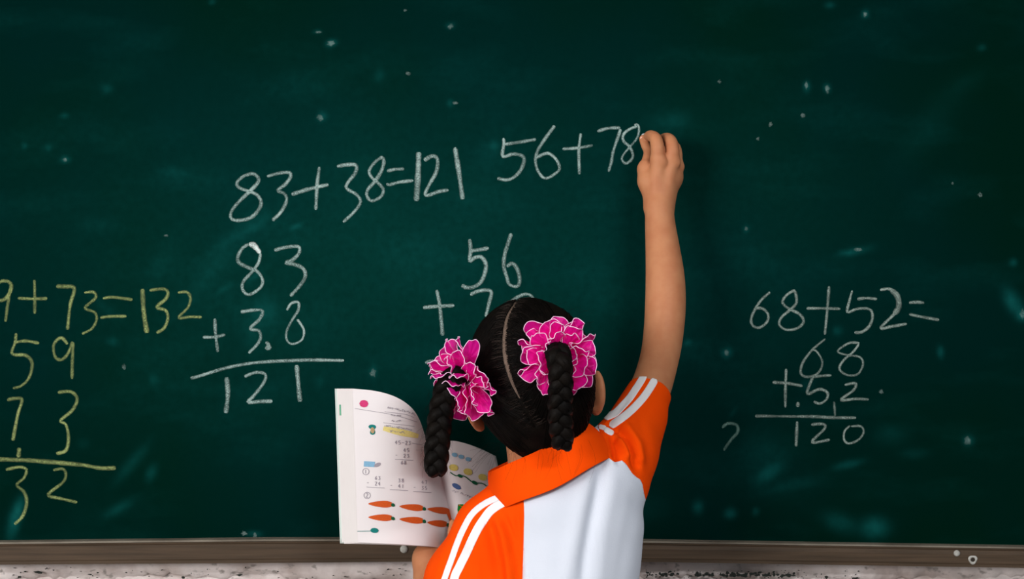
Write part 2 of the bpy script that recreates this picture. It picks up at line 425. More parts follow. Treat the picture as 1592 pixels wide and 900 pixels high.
o = mesh('plaster_chips', vs, fs, M['mould'], wall); o['kind'] = 'stuff'; o['label'] = 'dark crumbled spots in the plaster'
# ragged plaster lip along the wall top just below the rail
xs_ = np.linspace(-.9, .9, 220); vs, fs = [], []
for i, x in enumerate(xs_):
    zt = .800 + .004 * math.sin(x * 9) + random.uniform(-.002, .002); h = .016 + random.uniform(-.003, .003) + .003 * math.sin(x * 37)
    yb = .028 - (.011 if -9 < x < 9 else 0) * (.6 + .4 * math.sin(x * 23 + 1)) - random.uniform(0, .002)
    for q in ((zt + .02, .031), (zt + .02, yb), (zt - h * .5 + .004, yb - .002), (zt - h, yb + .004), (zt - h - .004, .031)): vs.append((x, q[1], q[0]))
for i in range(len(xs_) - 1):
    for k in range(4): fs.append((i * 5 + k, i * 5 + k + 1, (i + 1) * 5 + k + 1, (i + 1) * 5 + k))
o = mesh('plaster_lip', vs, fs, M['plaster'], wall); o['label'] = 'ragged plaster edge under the board'

# ================================================================== CHALKBOARD
ZB = ZC - .391
board = thing('chalkboard', 'large dark green chalkboard with handwritten chalk sums above a brown rail', 'chalkboard', (0, 0, ZB))
SM = [(600, 400, 540, 290, 0, .155), (1150, 330, 220, 240, 20, .04), (1180, 740, 160, 70, 0, .03),  # first entry paints light falloff as a paler centre, the rest wiped chalk smudges: px, py, rx, ry, angle (deg), strength
 (1035, 190, 30, 14, 0, .10), (700, 620, 40, 60, 30, .05), (360, 370, 60, 10, -38, .10), (330, 420, 70, 14, -50, .08), (400, 350, 22, 8, -35, .16), (240, 590, 8, 8, 0, .15),
 (165, 480, 30, 9, 40, .06), (395, 430, 14, 5, -35, .2), (350, 448, 14, 5, -30, .14), (410, 480, 24, 18, 0, .12), (393, 520, 16, 26, 0, .10), (415, 490, 18, 30, 0, .08), (460, 352, 9, 4, -20, .25),
 (205, 720, 36, 9, -50, .16), (185, 790, 24, 8, -30, .18), (235, 735, 8, 14, 20, .2), (130, 690, 10, 8, 0, .06), (22, 810, 9, 26, 12, .40), (30, 790, 7, 18, 15, .3), (175, 530, 8, 7, 0, .14),
 (1195, 735, 22, 10, -35, .34), (1185, 705, 40, 40, 0, .10), (1230, 755, 50, 10, -12, .12), (1085, 788, 8, 10, 0, .32), (1135, 798, 9, 8, 0, .34), (1175, 795, 5, 6, 0, .22), (1318, 722, 22, 6, -12, .26),
 (1360, 820, 20, 15, 0, .42), (1305, 812, 26, 14, 20, .22), (1385, 675, 26, 16, 0, .10), (1420, 705, 20, 8, 0, .10), (1575, 470, 11, 22, -30, .42), (1590, 490, 8, 8, 0, .5), (1505, 685, 8, 8, 0, .3),
 (1330, 390, 26, 6, -12, .20), (1320, 393, 12, 4, 0, .2), (1055, 185, 20, 14, 0, .08), (1130, 548, 7, 7, 0, .45), (1070, 533, 6, 5, 0, .25), (1462, 547, 5, 9, -10, .3), (1302, 514, 7, 7, 0, .2), (1575, 408, 6, 6, 0, .25),
 (1140, 640, 3, 10, 35, .1), (1255, 598, 10, 9, 0, .10), (1440, 200, 26, 70, 40, .05), (1500, 130, 40, 14, -30, .04), (500, 182, 7, 8, 30, .3), (515, 67, 8, 5, -10, .5), (700, 160, 5, 6, 0, .22), (700, 40, 7, 5, 0, .24),
 (493, 49, 6, 3, 0, .25), (1345, 22, 5, 6, 0, .4), (1290, 8, 8, 5, 0, .2), (1254, 134, 5, 8, 0, .35), (1286, 137, 5, 7, -20, .35), (1526, 74, 6, 5, 0, .2), (590, 118, 10, 10, 0, .12), (540, 190, 40, 30, 0, .02),
 (768, 226, 10, 7, 0, .16), (760, 240, 18, 20, 40, .06), (100, 180, 7, 4, 0, .2), (101, 248, 7, 5, 0, .35), (166, 138, 9, 7, 0, .16), (75, 230, 6, 5, 0, .18), (38, 227, 4, 5, 0, .2), (330, 3, 5, 4, 0, .2),
 (270, 268, 22, 8, 10, .10), (150, 350, 34, 14, 0, .06), (470, 520, 60, 30, -20, .03), (560, 300, 60, 90, 0, .03), (640, 400, 60, 40, -30, .04), (580, 578, 6, 9, 0, .25), (498, 594, 6, 9, 0, .10), (925, 430, 60, 60, 0, .03),
 (975, 300, 14, 14, 0, .03), (1160, 356, 5, 6, 0, .2), (400, 620, 60, 30, -25, .04), (770, 300, 60, 20, 20, .03), (250, 410, 44, 16, -60, .06), (1000, 790, 40, 20, 0, .06), (395, 830, 12, 5, 0, .25)]
def coords(lo, a, b_, hi, step, coarse):
    return np.concatenate([np.arange(lo, a, coarse), np.arange(a, b_, step), np.arange(b_, hi + 1e-6, coarse)])
gx = coords(-1.9, -.82, .82, 1.9, .0035, .06); gz = coords(ZB - .01, ZB, 1.72, 2.12, .0035, .05)
GX, GZ = np.meshgrid(gx, gz, indexing='ij'); V = np.stack([GX.ravel(), np.full(GX.size, .0), GZ.ravel()], 1)
U = PX(V); dust_and_falloff = np.zeros(len(V))
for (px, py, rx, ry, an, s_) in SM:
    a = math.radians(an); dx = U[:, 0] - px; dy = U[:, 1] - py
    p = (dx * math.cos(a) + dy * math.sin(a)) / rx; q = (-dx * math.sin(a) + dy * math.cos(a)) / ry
    dust_and_falloff += s_ * .62 * np.exp(-(p * p + q * q) * 1.1)
nx, nz = len(gx), len(gz); I = (np.arange(nx - 1)[:, None] * nz + np.arange(nz - 1)).ravel()
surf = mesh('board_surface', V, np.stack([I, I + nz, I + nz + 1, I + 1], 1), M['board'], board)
at = surf.data.attributes.new('dust_and_falloff', 'FLOAT', 'POINT'); at.data.foreach_set('value', dust_and_falloff.astype(np.float32))
bevel_box('backing_panel', (-1.9, 1.9, .002, .03, ZB - .01, 2.12), M['rail'], board, 0)

# bottom rail: hollow extruded profile that sags a little between its fixings
def rail_z(px):  # height line of its top edge in pixels
    return np.interp(px, [-1100, 0, 400, 700, 1000, 1592, 2700], [848, 844, 839.5, 839, 842, 851.5, 866])
def rail(name, prof, m, top):
    vs, fs = [], []; X = np.linspace(-1.93, 1.93, 120); k = len(prof)
    for x in X:
        px = 796 + x * F / (D - .02); z0 = ZC - (rail_z(px) - 450) * (D - .022) / F
        hgt = np.interp(px, [0, 400, 1000, 1592], [1.0, 1.06, .93, .93])
        for (y, dz) in prof: vs.append((x, y, z0 + dz * hgt))
    for i in range(len(X) - 1):
        for q in range(k): fs.append((i * k + q, i * k + (q + 1) % k, (i + 1) * k + (q + 1) % k, (i + 1) * k + q))
    fs.append(tuple(range(k))); fs.append(tuple((len(X) - 1) * k + q for q in range(k))[::-1])
    return mesh(name, vs, fs, m, board, False)
rl = rail('bottom_rail', [(0, 0), (-.018, -.0005), (-.021, -.004), (-.0195, -.006), (-.0225, -.012), (-.0225, -.027), (-.0215, -.029), (-.0215, -.0335), (-.012, -.0345), (0.0, -.0345)], M['rail'], 0)
rail('rail_lip', [(-.0003, .0012), (-.016, .0012), (-.0205, .0008), (-.0216, -.0002), (-.0216, -.0016), (-.0200, -.0022), (-.0003, -.0010)], M['strip'], 0)['label'] = 'pale worn lip along the top of the brown rail'
bevel_box('side_rail', (-1.94, -1.9, -.02, .03, ZB - .03, 2.15), M['rail'], board); bevel_box('side_rail', (1.9, 1.94, -.02, .03, ZB - .05, 2.15), M['rail'], board)
bevel_box('top_rail', (-1.94, 1.94, -.02, .03, 2.12, 2.16), M['rail'], board)
def ball(name, c, r_, m, parent, sy=1, seg=14):
    bm = bmesh.new(); bmesh.ops.create_uvsphere(bm, u_segments=seg, v_segments=seg // 2 + 2, radius=r_)
    for v in bm.verts: v.co.y *= sy; v.co += Vector(c)
    me = bpy.data.meshes.new(name); bm.to_mesh(me); bm.free(); me.shade_smooth(); me.materials.append(m)
    return link(bpy.data.objects.new(name, me), parent)
ball('screw_cap', P(628, 853.5, -.023), .0062, M['knob'], rl, .6)
ball('screw_cap', P(1487.5, 860, -.023), .0050, M['knob'], rl, .6)
# washer with a hole
c = P(1512.5, 870, -.0226); vs, fs = [], []; n = 20
for k in range(n):
    a = 2 * math.pi * k / n; e = 1 + .1 * math.sin(3 * a)
    for (rr, yy) in ((.0034, 0), (.0038, -.0012), (.0060 * e, -.0012), (.0070 * e, 0)): vs.append((c.x + rr * math.cos(a), c.y + yy, c.z + rr * math.sin(a)))
for k in range(n):
    for q in range(3): fs.append((k * 4 + q, k * 4 + q + 1, ((k + 1) % n) * 4 + q + 1, ((k + 1) % n) * 4 + q))
mesh('screw_washer', vs, fs, M['knob'], rl)
blob('screw_hole', P(1512.5, 870, -.0226), .0028, .0028, .0002, M['dark'], rl, 20, 5)

# ---- handwriting: strokes of chalk lying on the board
YS = -.0012
def stroke(pts, wpx, seed):
    r_ = np.random.default_rng(seed); c = catmull(pts, 7)
    L = np.concatenate([[0], np.cumsum(np.linalg.norm(np.diff(c, axis=0), axis=1))]); n = max(int(L[-1] / 2.2), 4)
    t = np.linspace(0, L[-1], n); c = np.stack([np.interp(t, L, c[:, 0]), np.interp(t, L, c[:, 1])], 1)
    T = np.gradient(c, axis=0); T /= np.linalg.norm(T, axis=1)[:, None] + 1e-9; Nn = np.stack([-T[:, 1], T[:, 0]], 1)
    wd = wpx * .45 * (1 + .16 * np.interp(np.arange(n), np.linspace(0, n, 6), r_.uniform(-1, 1, 6)) + r_.uniform(-.10, .10, n))
    end = np.minimum(1, .62 + np.minimum(t, L[-1] - t) / (wpx * 1.2)); wd = wd * end
    dn = np.interp(np.arange(n), np.linspace(0, n, 5), r_.uniform(.72, 1.08, 5))
    V, E = [], []
    for i in range(n):
        for s_, e in ((-1.5, 0), (-.72, .72), (0, 1), (.72, .72), (1.5, 0)):
            q = c[i] + Nn[i] * s_ * wd[i]; p = P(q[0], q[1], YS + (.0006 if e == 0 else 0)); V.append(tuple(p)); E.append(e * dn[i])
    Fc = [(i * 5 + k, i * 5 + k + 1, (i + 1) * 5 + k + 1, (i + 1) * 5 + k) for i in range(n - 1) for k in range(4)]
    return V, Fc, E
cnt = [0]
def glyph(name, strokes, crop, wpx, mkey, label=None):
    ox, oy, sc = crop; V, Fc, E = [], [], []
    for s_ in strokes:
        cnt[0] += 1; v, f, e = stroke([(ox + x / sc, oy + y / sc) for x, y in s_], wpx, cnt[0])
        Fc += [tuple(i + len(V) for i in q) for q in f]; V += v; E += e
    o = mesh(name, V, Fc, M[mkey], board)
    a_ = o.data.attributes.new('edge', 'FLOAT', 'POINT'); a_.data.foreach_set('value', np.array(E, np.float32))
    if label: o['label'] = label
    return o
NUM, PL, EQ, LN = 'chalk_numeral', 'chalk_plus_sign', 'chalk_equals_sign', 'chalk_line'
A = (300, 160, 3)
G = [
 (NUM, [[(245,338),(280,330),(305,350),(300,375),(262,415),(210,465),(178,510),(180,540),(215,548),(270,535),(305,500),(318,465),(300,430),(262,412),(225,400),(205,382),(215,358),(248,334)]], A, 4.6, 'chalk_w'),
 (NUM, [[(345,343),(400,328),(448,325),(455,345),(430,380),(395,408),(425,422),(437,445),(430,475),(405,515),(370,548)]], A, 4.6, 'chalk_w'),
 (PL, [[(590,298),(580,370),(577,420),(573,498)], [(460,427),(540,402),(632,381)]], A, 4.8, 'chalk_w'),
 (NUM, [[(672,296),(720,288),(760,291),(758,325),(720,375),(718,400),(760,425),(781,455),(770,485),(740,520),(700,556)]], A, 4.6, 'chalk_w'),
 (NUM, [[(885,250),(850,275),(822,315),(832,345),(862,372),(887,402),(878,435),(835,457),(812,435),(815,405),(845,370),(875,325),(890,280),(885,252)]], A, 4.4, 'chalk_w'),
 (EQ, [[(905,318),(940,310),(985,308)], [(903,375),(915,382),(960,370),(1028,362)]], A, 4.2, 'chalk_w'),
 (NUM, [[(1053,230),(1050,330),(1042,458)]], A, 7, 'chalk_w'),
 (NUM, [[(1078,268),(1115,248),(1140,262),(1135,320),(1100,385),(1083,425),(1100,430),(1150,412),(1192,407)]], A, 5, 'chalk_w'),
 (NUM, [[(1222,207),(1240,320),(1258,450)]], A, 6.5, 'chalk_w')]
B = (270, 340, 2.8133)
G += [
 (NUM, [[(330,110),(300,130),(280,170),(290,195),(330,215),(365,230),(388,265),(380,300),(330,332),(302,310),(305,275),(345,230),(372,190),(380,150)], ], B, 4.6, 'chalk_w'),
 ('chalk_blot', [[(330,110),(352,118),(378,150)]], B, 7, 'chalk_b', 'thick bright chalk blot on top of an 8'),
 (NUM, [[(440,138),(490,125),(545,122),(548,150),(520,180),(490,193),(530,200),(568,220),(575,255),(548,298),(510,338)]], B, 4.6, 'chalk_w'),
 (PL, [[(180,437),(183,500),(193,583)], [(128,518),(175,518),(225,507)]], B, 4.4, 'chalk_w'),
 (NUM, [[(293,408),(345,400),(388,403),(375,440),(335,480),(372,490),(380,520),(365,550),(328,588)]], B, 4.6, 'chalk_w'),
 ('chalk_blot', [[(402,540),(415,550),(405,568),(422,565),(410,545)]], B, 4.5, 'chalk_w'),
 (NUM, [[(495,400),(515,370),(545,366),(545,400),(520,440),(495,490),(495,530),(520,548),(560,530),(570,490),(552,455),(540,440)]], B, 3.6, 'chalk_w'),
 (LN, [[(75,692),(95,693),(220,655),(330,633),(450,623),(600,618),(745,620)]], B, 4.6, 'chalk_w'),
 (NUM, [[(232,693),(237,770),(228,850)]], B, 6, 'chalk_w'),
 (NUM, [[(310,690),(360,672),(400,680),(395,715),(350,775),(326,802),(380,799),(432,798)]], B, 4.6, 'chalk_w'),
 (NUM, [[(538,640),(545,720),(553,800)]], B, 6, 'chalk_w')]
C_ = (0, 400, 2)
G += [
 (NUM, [[(-22,96),(0,76),(25,75),(36,95),(15,130),(-15,135)], [(34,85),(25,140),(17,200)]], C_, 4.8, 'chalk_y'),
 (PL, [[(107,70),(108,120),(108,175)], [(55,127),(100,129),(147,128)]], C_, 4.2, 'chalk_y'),
 (NUM, [[(175,90),(205,91),(231,97),(218,150),(210,225)]], C_, 4.8, 'chalk_y'),
 (NUM, [[(262,110),(290,108),(298,125),(270,150),(266,160),(295,172),(300,195),(285,222),(255,238)]], C_, 4.0, 'chalk_y'),
 (EQ, [[(320,128),(350,124),(412,132)], [(312,188),(340,184),(393,183)]], C_, 4.2, 'chalk_y'),
 (NUM, [[(443,98),(447,170),(457,235)]], C_, 6.2, 'chalk_y'),
 (NUM, [[(465,103),(505,98),(522,108),(515,130),(487,155),(515,165),(522,190),(510,220),(487,235)]], C_, 4.4, 'chalk_y'),
 (NUM, [[(553,110),(580,108),(592,125),(585,155),(555,188),(590,185),(627,186)]], C_, 3.8, 'chalk_y'),
 (NUM, [[(50,236),(47,265),(38,300),(80,305),(100,330),(90,375),(65,400),(40,407)], [(48,264),(80,260),(122,267)]], C_, 4.2, 'chalk_y'),
 (NUM, [[(210,270),(190,250),(167,272),(172,310),(192,318),(212,298),(226,262)], [(228,265),(225,320),(224,378)]], C_, 4.4, 'chalk_y'),
 (NUM, [[(22,444),(45,439),(68,443),(55,490),(40,570)]], C_, 4.8, 'chalk_y'),
 (NUM, [[(180,420),(220,418),(240,440),(225,475),(188,508),(205,520),(213,560),(205,600),(175,610)]], C_, 4.4, 'chalk_y'),
 ('chalk_tick', [[(60,592),(57,622)]], C_, 5.5, 'chalk_y'),
 (LN, [[(-20,626),(0,628),(100,632),(250,645),(310,655),(360,655)]], C_, 5.6, 'chalk_y'),
 (NUM, [[(18,660),(60,652),(82,660),(75,685),(52,708),(75,730),(83,765),(70,805),(45,830)]], C_, 4.6, 'chalk_y'),
 (NUM, [[(165,662),(195,658),(205,675),(195,700),(150,738),(190,750),(240,762)]], C_, 4.2, 'chalk_y')]
Dd = (640, 330, 4.5)
G += [
 (NUM, [[(405,188),(413,260),(405,340),(440,318),(485,312),(515,350),(518,400),(490,480),(440,520),(390,528),(350,510)], [(413,270),(475,262),(540,250)]], Dd, 5, 'chalk_w'),
 (NUM, [[(697,148),(675,215),(650,300),(645,380),(665,450),(685,505),(740,518),(756,470),(740,400),(705,358),(665,380)]], Dd, 4.8, 'chalk_w'),
 (PL, [[(175,543),(195,640),(208,770),(217,862)], [(80,667),(190,657),(298,652)]], Dd, 4.8, 'chalk_w'),
 (NUM, [[(410,578),(470,550),(555,553),(540,640),(518,730)]], Dd, 4.6, 'chalk_w'),
 (NUM, [[(680,655),(720,605),(800,572),(850,605),(820,700),(740,780),(700,860),(760,900),(830,840),(800,760),(720,710),(675,665)]], Dd, 4.2, 'chalk_w'),
 (LN, [[(95,1052),(180,1035),(500,1010),(760,1000)]], Dd, 4.4, 'chalk_w')]
E_ = (740, 160, 4.682)
G += [
 (NUM, [[(200,255),(203,300),(195,388),(270,372),(335,385),(350,420),(325,490),(270,545),(215,560),(155,548)], [(208,302),(320,285),(437,265)]], E_, 4.6, 'chalk_w'),
 (NUM, [[(573,165),(500,265),(450,345),(433,410),(445,480),(480,535),(515,548),(570,520),(608,480),(590,420),(545,375),(505,368),(440,398)]], E_, 4.2, 'chalk_w'),
 (PL, [[(763,222),(750,330),(750,420),(753,520)], [(630,335),(740,328),(850,308)]], E_, 4.0, 'chalk_w'),
 (NUM, [[(882,207),(960,185),(1050,180)], [(1053,190),(1030,260),(1000,350),(985,430),(965,500)]], E_, 4.2, 'chalk_w'),
 (NUM, [[(1152,160),(1178,160),(1187,200),(1170,260),(1120,320),(1075,375),(1062,410),(1088,440),(1125,420),(1143,380),(1120,320),(1080,285),(1068,250),(1085,215),(1130,185),(1172,172)]], E_, 3.6, 'chalk_w')]
F_ = (1100, 420, 3)
G += [
 (NUM, [[(292,102),(250,140),(215,195),(203,235),(215,262),(245,267),(278,240),(282,205),(255,178),(225,178)]], F_, 3.6, 'chalk_t'),
 (NUM, [[(408,92),(370,115),(350,150),(380,180),(430,205),(448,240),(420,270),(370,278),(335,255),(345,220),(385,185),(415,150),(408,95)]], F_, 3.6, 'chalk_t'),
 (PL, [[(567,75),(558,190),(547,300)], [(462,178),(540,178),(620,180)]], F_, 3.8, 'chalk_t'),
 (NUM, [[(675,95),(660,150),(653,195),(700,180),(755,182),(770,215),(755,260),(720,288),(685,290)], [(698,135),(740,130),(790,135)]], F_, 3.9, 'chalk_t'),
 (NUM, [[(805,92),(850,88),(888,115),(896,160),(870,205),(807,270),(860,262),(930,250)]], F_, 4.2, 'chalk_t'),
 ('chalk_blot', [[(855,92),(885,120),(892,170),(870,205)]], F_, 7, 'chalk_t'),
 (EQ, [[(940,152),(975,149),(1010,152)], [(940,205),(1000,218),(1080,232)]], F_, 4.0, 'chalk_t'),
 (NUM, [[(550,320),(490,370),(445,430),(435,480),(465,498),(515,480),(536,430),(510,380),(485,370)]], F_, 3.4, 'chalk_t'),
 (NUM, [[(708,340),(660,340),(607,378),(650,395),(710,405),(725,440),(700,485),(650,488),(615,460),(635,420),(680,380),(706,345)]], F_, 3.4, 'chalk_t'),
 (PL, [[(367,460),(363,560),(363,640)], [(303,523),(370,527),(443,540)]], F_, 4.0, 'chalk_t'),
 ('chalk_tick', [[(423,615),(420,638)]], F_, 4.8, 'chalk_t'),
 (NUM, [[(490,500),(465,575),(520,555),(558,570),(556,600),(525,622),(495,612)], [(490,498),(530,493),(577,490)]], F_, 3.9, 'chalk_t'),
 (NUM, [[(640,535),(690,528),(680,560),(622,605),(690,600),(752,603)]], F_, 3.7, 'chalk_t'),
 ('chalk_tick', [[(590,613),(595,678)]], F_, 3.6, 'chalk_t'),
 (LN, [[(222,680),(400,682),(500,683),(600,688),(693,688)]], F_, 4.2, 'chalk_t'),
 (NUM, [[(418,705),(413,822)]], F_, 4.2, 'chalk_t'),
 (NUM, [[(483,720),(540,718),(545,740),(487,802),(570,790)]], F_, 3.8, 'chalk_t'),
 (NUM, [[(665,725),(640,750),(637,790),(660,808),(705,790),(728,755),(715,728),(670,728)]], F_, 3.4, 'chalk_t'),
 (NUM, [[(68,735),(95,715),(135,722),(140,755),(110,790),(75,840)]], F_, 4, 'chalk_f', 'nearly erased numeral 2')]
names = {'chalk_w': 'white', 'chalk_y': 'yellow', 'chalk_t': 'thin white'}
for g in G:
    o = glyph(*g[:5], label=g[5] if len(g) > 5 else None)
    if 'label' not in o.keys() and g[4] == 'chalk_y': o['label'] = 'yellow ' + g[0].replace('_', ' ')
# dabs and specks of chalk
for i, (px, py, rx, ry) in enumerate([(515, 67, 7, 4), (498, 183, 5, 5), (580, 580, 5, 6), (1345, 22, 3, 4), (1505, 685, 6, 6), (1254, 132, 3, 6), (1286, 138, 4, 6), (1118, 127, 3, 3), (1198, 193, 3, 4), (1178, 216, 3, 3), (1248, 179, 4, 4),
        (1160, 356, 3, 3), (1335, 388, 7, 3), (1524, 303, 4, 4), (1481, 285, 2, 2), (1590, 488, 4, 7), (1370, 609, 4, 4), (634, 114, 4, 3), (708, 160, 4, 3), (700, 41, 4, 4), (630, 16, 4, 2), (258, 366, 4, 2), (495, 50, 5, 2), (380, 829, 5, 4), (396, 832, 3, 5), (1130, 548, 4, 4), (193, 571, 3, 5), (101, 248, 4, 3)]):
    r_ = np.random.default_rng(i + 50); vs = [tuple(P(px, py, YS))]; E = [1.0]; n = 12
    for ring, e in ((.55, .9), (1.15, 0)):
        for k in range(n):
            a = 2 * math.pi * k / n; q = r_.uniform(.65, 1.3)
            vs.append(tuple(P(px + rx * ring * q * math.cos(a), py + ry * ring * q * math.sin(a), YS))); E.append(e)
    fs = [(0, 1 + k, 1 + (k + 1) % n) for k in range(n)] + [(1 + k, 1 + n + k, 1 + n + (k + 1) % n, 1 + (k + 1) % n) for k in range(n)]
    o = mesh('chalk_speck', vs, fs, M['chalk_w'], board); a_ = o.data.attributes.new('edge', 'FLOAT', 'POINT'); a_.data.foreach_set('value', np.array(E, np.float32) * .32)

# ================================================================== THE GIRL
girl = thing('person', 'girl with two black braids and pink scrunchies in an orange and white polo shirt, seen from behind, writing on the board and holding a book', 'person', (.07, -.33, 0))
girl['label'] = 'girl with black braids in orange and white polo shirt, writing on the chalkboard'

# head frame: tilted towards her left shoulder, looking slightly up at her hand
ro = math.radians(-8); pi_ = math.radians(5)
HR = (Matrix.Rotation(ro, 3, 'Y') @ Matrix.Rotation(pi_, 3, 'X'))
HRn = np.array(HR)
H = P(826, 576, -.33)
def hl(x, y, z): return H + HR @ Vector((x, y, z))

ar = np.arange
xs = np.concatenate([ar(-.20, -.155, .004), ar(-.155, -.07, .002), ar(-.07, .178, .0029), ar(.178, .268, .0012), ar(.268, .29, .004)])
ys = np.concatenate([ar(-.46, -.24, .0031), ar(-.24, -.125, .0024), ar(-.125, .0, .0013), ar(0, .02, .004)])
zs = np.concatenate([ar(-.01, .80, .0065), ar(.80, .92, .0024), ar(.92, 1.335, .0030), ar(1.335, 1.49, .0012), ar(1.49, 1.50, .004)])
B_ = Field(xs, ys, zs)
def limb(pts, n=6, k=.0012, squash=None):
    c = catmull([(*p, r) for p, r in pts], n)
    for a, b_ in zip(c, c[1:]): B_.cap(a[:3], b_[:3], a[3], b_[3], k, squash)
# trunk and legs
B_.cap(P(872, 830, -.33), P(865, 960, -.33), .090, .088, .03, ((0, 1, 0), .68))
B_.cap(P(865, 960, -.33), P(862, 1130, -.33), .088, .098, .03, ((0, 1, 0), .72))
B_.cap(P(848, 760, -.325), P(945, 715, -.31), .040, .036, .03)
B_.cap(P(848, 760, -.325), P(765, 830, -.32), .040, .036, .03)
hipx = P(862, 1130, -.33)
for s_ in (-1, 1):
    hp = Vector((hipx.x + s_ * .052, -.33, .56)); kn = Vector((hipx.x + s_ * .058, -.325, .31)); an = Vector((hipx.x + s_ * .06, -.335, .07))
    B_.cap(hp, kn, .064, .043, .02); B_.cap(kn, an + Vector((0, 0, .14)), .042, .038, .012); B_.cap(an + Vector((0, 0, .14)), an, .037, .024, .012)
    B_.cap(an + Vector((0, -.01, -.035)), an + Vector((0, .10, -.045)), .026, .020, .015)
# neck and head
B_.cap(P(855, 775, -.330), P(838, 640, -.325), .051, .050, .015)
B_.ell(hl(0, 0, .002), (.0775, .089, .088), HRn, .01)
B_.ell(hl(0, .036, -.052), (.058, .050, .062), HRn, .02)
B_.cap(hl(-.02, .055, -.098), hl(.02, .055, -.098), .020, .020, .02)
B_.cap(hl(0, .088, -.030), hl(0, .100, -.052), .006, .0085, .008)
B_.cap(hl(-.009, .094, -.055), hl(.009, .094, -.055), .006, .006, .006)
B_.cap(hl(-.013, .0845, -.077), hl(.013, .0845, -.077), .006, .006, .005)
B_.cap(hl(-.011, .083, -.085), hl(.011, .083, -.085), .006, .006, .004)
for s_ in (-1, 1):
    B_.ell(hl(s_ * .030, .090, -.024), (.014, .010, .010), HRn, .006, True)
    B_.cap(hl(s_ * .018, .085, -.008), hl(s_ * .044, .075, -.010), .006, .005, .008)
    B_.ell(hl(s_ * .040, .062, -.052), (.022, .018, .022), HRn, .02)
    # ears: shell, rim and lobe
    e0 = hl(s_ * .0850, -.002, -.040); Re = (HR @ Matrix.Rotation(s_ * .45, 3, 'Z') @ Matrix.Rotation(s_ * .10, 3, 'Y'))
    B_.ell(e0, (.0075, .0185, .0290), np.array(Re), .005)
    B_.ell(e0 + Re @ Vector((s_ * .007, .004, .004)), (.0055, .0105, .0180), np.array(Re), .004, True)
    B_.cap(e0 + Re @ Vector((0, .004, -.024)), e0 + Re @ Vector((0, .006, -.028)), .0075, .0065, .006)
# right arm raised to the board
limb([(P(952, 712, -.312), .037), (P(985, 655, -.255), .0325), (P(1010, 607, -.212), .0292), (P(1024, 562, -.178), .0280), (P(1031, 522, -.155), .0288), (P(1034.5, 475, -.142), .0296), (P(1034, 430, -.130), .0284),
      (P(1030, 385, -.116), .0250), (P(1026.5, 350, -.105), .0223), (P(1025, 322, -.099), .0208)], 6)
# right hand: back of the hand to the camera, fingers folding over towards the board
mc = {'i': P(1023, 250, -.097), 'm': P(1044, 250, -.092), 'r': P(1050, 255, -.080), 'p': P(1051, 264, -.066)}
for a, b_, r0, r1 in ((P(1021, 322, -.098), mc['i'], .0175, .0110), (P(1027, 322, -.098), mc['m'], .0175, .0108), (P(1030, 322, -.094), mc['r'], .0170, .0105), (P(1030, 318, -.088), mc['p'], .0165, .0105), (P(1019, 320, -.094), P(1003.5, 262, -.080), .0170, .0110)):
    B_.cap(a, b_, r0, r1, .006)
B_.cap(P(1008, 282, -.084), P(1045, 276, -.078), .0150, .0150, .012)
def finger(pts, rad, k=.0012, k0=.004):
    c = catmull([(*p, r) for p, r in zip(pts, rad)], 4)
    for i in range(len(c) - 1): B_.cap(c[i][:3], c[i + 1][:3], c[i][3], c[i + 1][3], k0 if i < 2 else k)
finger([mc['i'], P(1022.5, 232, -.100), P(1019, 216, -.094), P(1011, 211, -.074), P(1006, 214, -.050)], [.0108, .0100, .0092, .0080, .0066])
B_.ell(P(1029, 252, -.1035), (.0075, .0055, .0075), None, .006); B_.ell(P(1051, 252, -.0955), (.0070, .0055, .0070), None, .006); B_.ell(P(1058, 259, -.080), (.0060, .0055, .0065), None, .005)
finger([mc['m'], P(1045.5, 234, -.095), P(1042, 219.5, -.086), P(1034, 215, -.062), P(1020, 222, -.042)], [.0108, .0102, .0096, .0078, .0066])
finger([mc['r'], P(1052, 240, -.076), P(1049, 228, -.062), P(1041, 230, -.043), P(1027, 243, -.034)], [.0095, .0085, .0078, .0072, .0063])
finger([mc['p'], P(1054, 254, -.058), P(1052, 246, -.048), P(1044, 252, -.036), P(1033, 261, -.034)], [.0088, .0075, .0070, .0062, .0056])
finger([P(1003.5, 264, -.080), P(1006.5, 248, -.074), P(1008, 236, -.066), P(1003.5, 225, -.060), P(999.5, 215.5, -.056)], [.0108, .0078, .0070, .0068, .0056], .0012, .006)
# left arm bent up behind the book
lsh = P(765, 838, -.322); lel = P(690, 1010, -.300); lwr = P(666, 868, -.200)
limb([(lsh, .036), (P(728, 925, -.312), .033), (lel, .028), (P(672, 940, -.250), .0265), (P(667, 895, -.218), .0225), (lwr, .0205)], 6)
lp = P(684, 826, -.128)
B_.cap(lwr, P(676, 845, -.165), .0205, .018, .012); B_.cap(P(676, 845, -.165), lp, .0175, .0145, .012); B_.cap(P(672, 845, -.165), P(672, 822, -.132), .0165, .0125, .012)
for i, (dx, ln) in enumerate(((-14, 34), (-3, 40), (8, 38), (18, 30))):
    b0 = P(684 + dx, 822, -.128); b1 = P(684 + dx * 1.3, 822 - ln * .6, -.112); b2 = P(684 + dx * 1.45, 822 - ln * 1.2, -.108)
    B_.cap(b0, b1, .0075, .0068, .005); B_.cap(b1, b2, .0066, .0056, .003)
B_.cap(P(684, 866, -.195), P(702, 850, -.225), .0135, .0090, .008); B_.cap(P(702, 850, -.225), P(704, 826, -.214), .0085, .0070, .004); B_.cap(P(704, 826, -.214), P(704, 813, -.204), .0070, .0056, .003)
V, Q = B_.mesh(); V = relax(V, Q, 1, .4)
body = mesh('body', V, Q, M['skin'], girl)
del B_

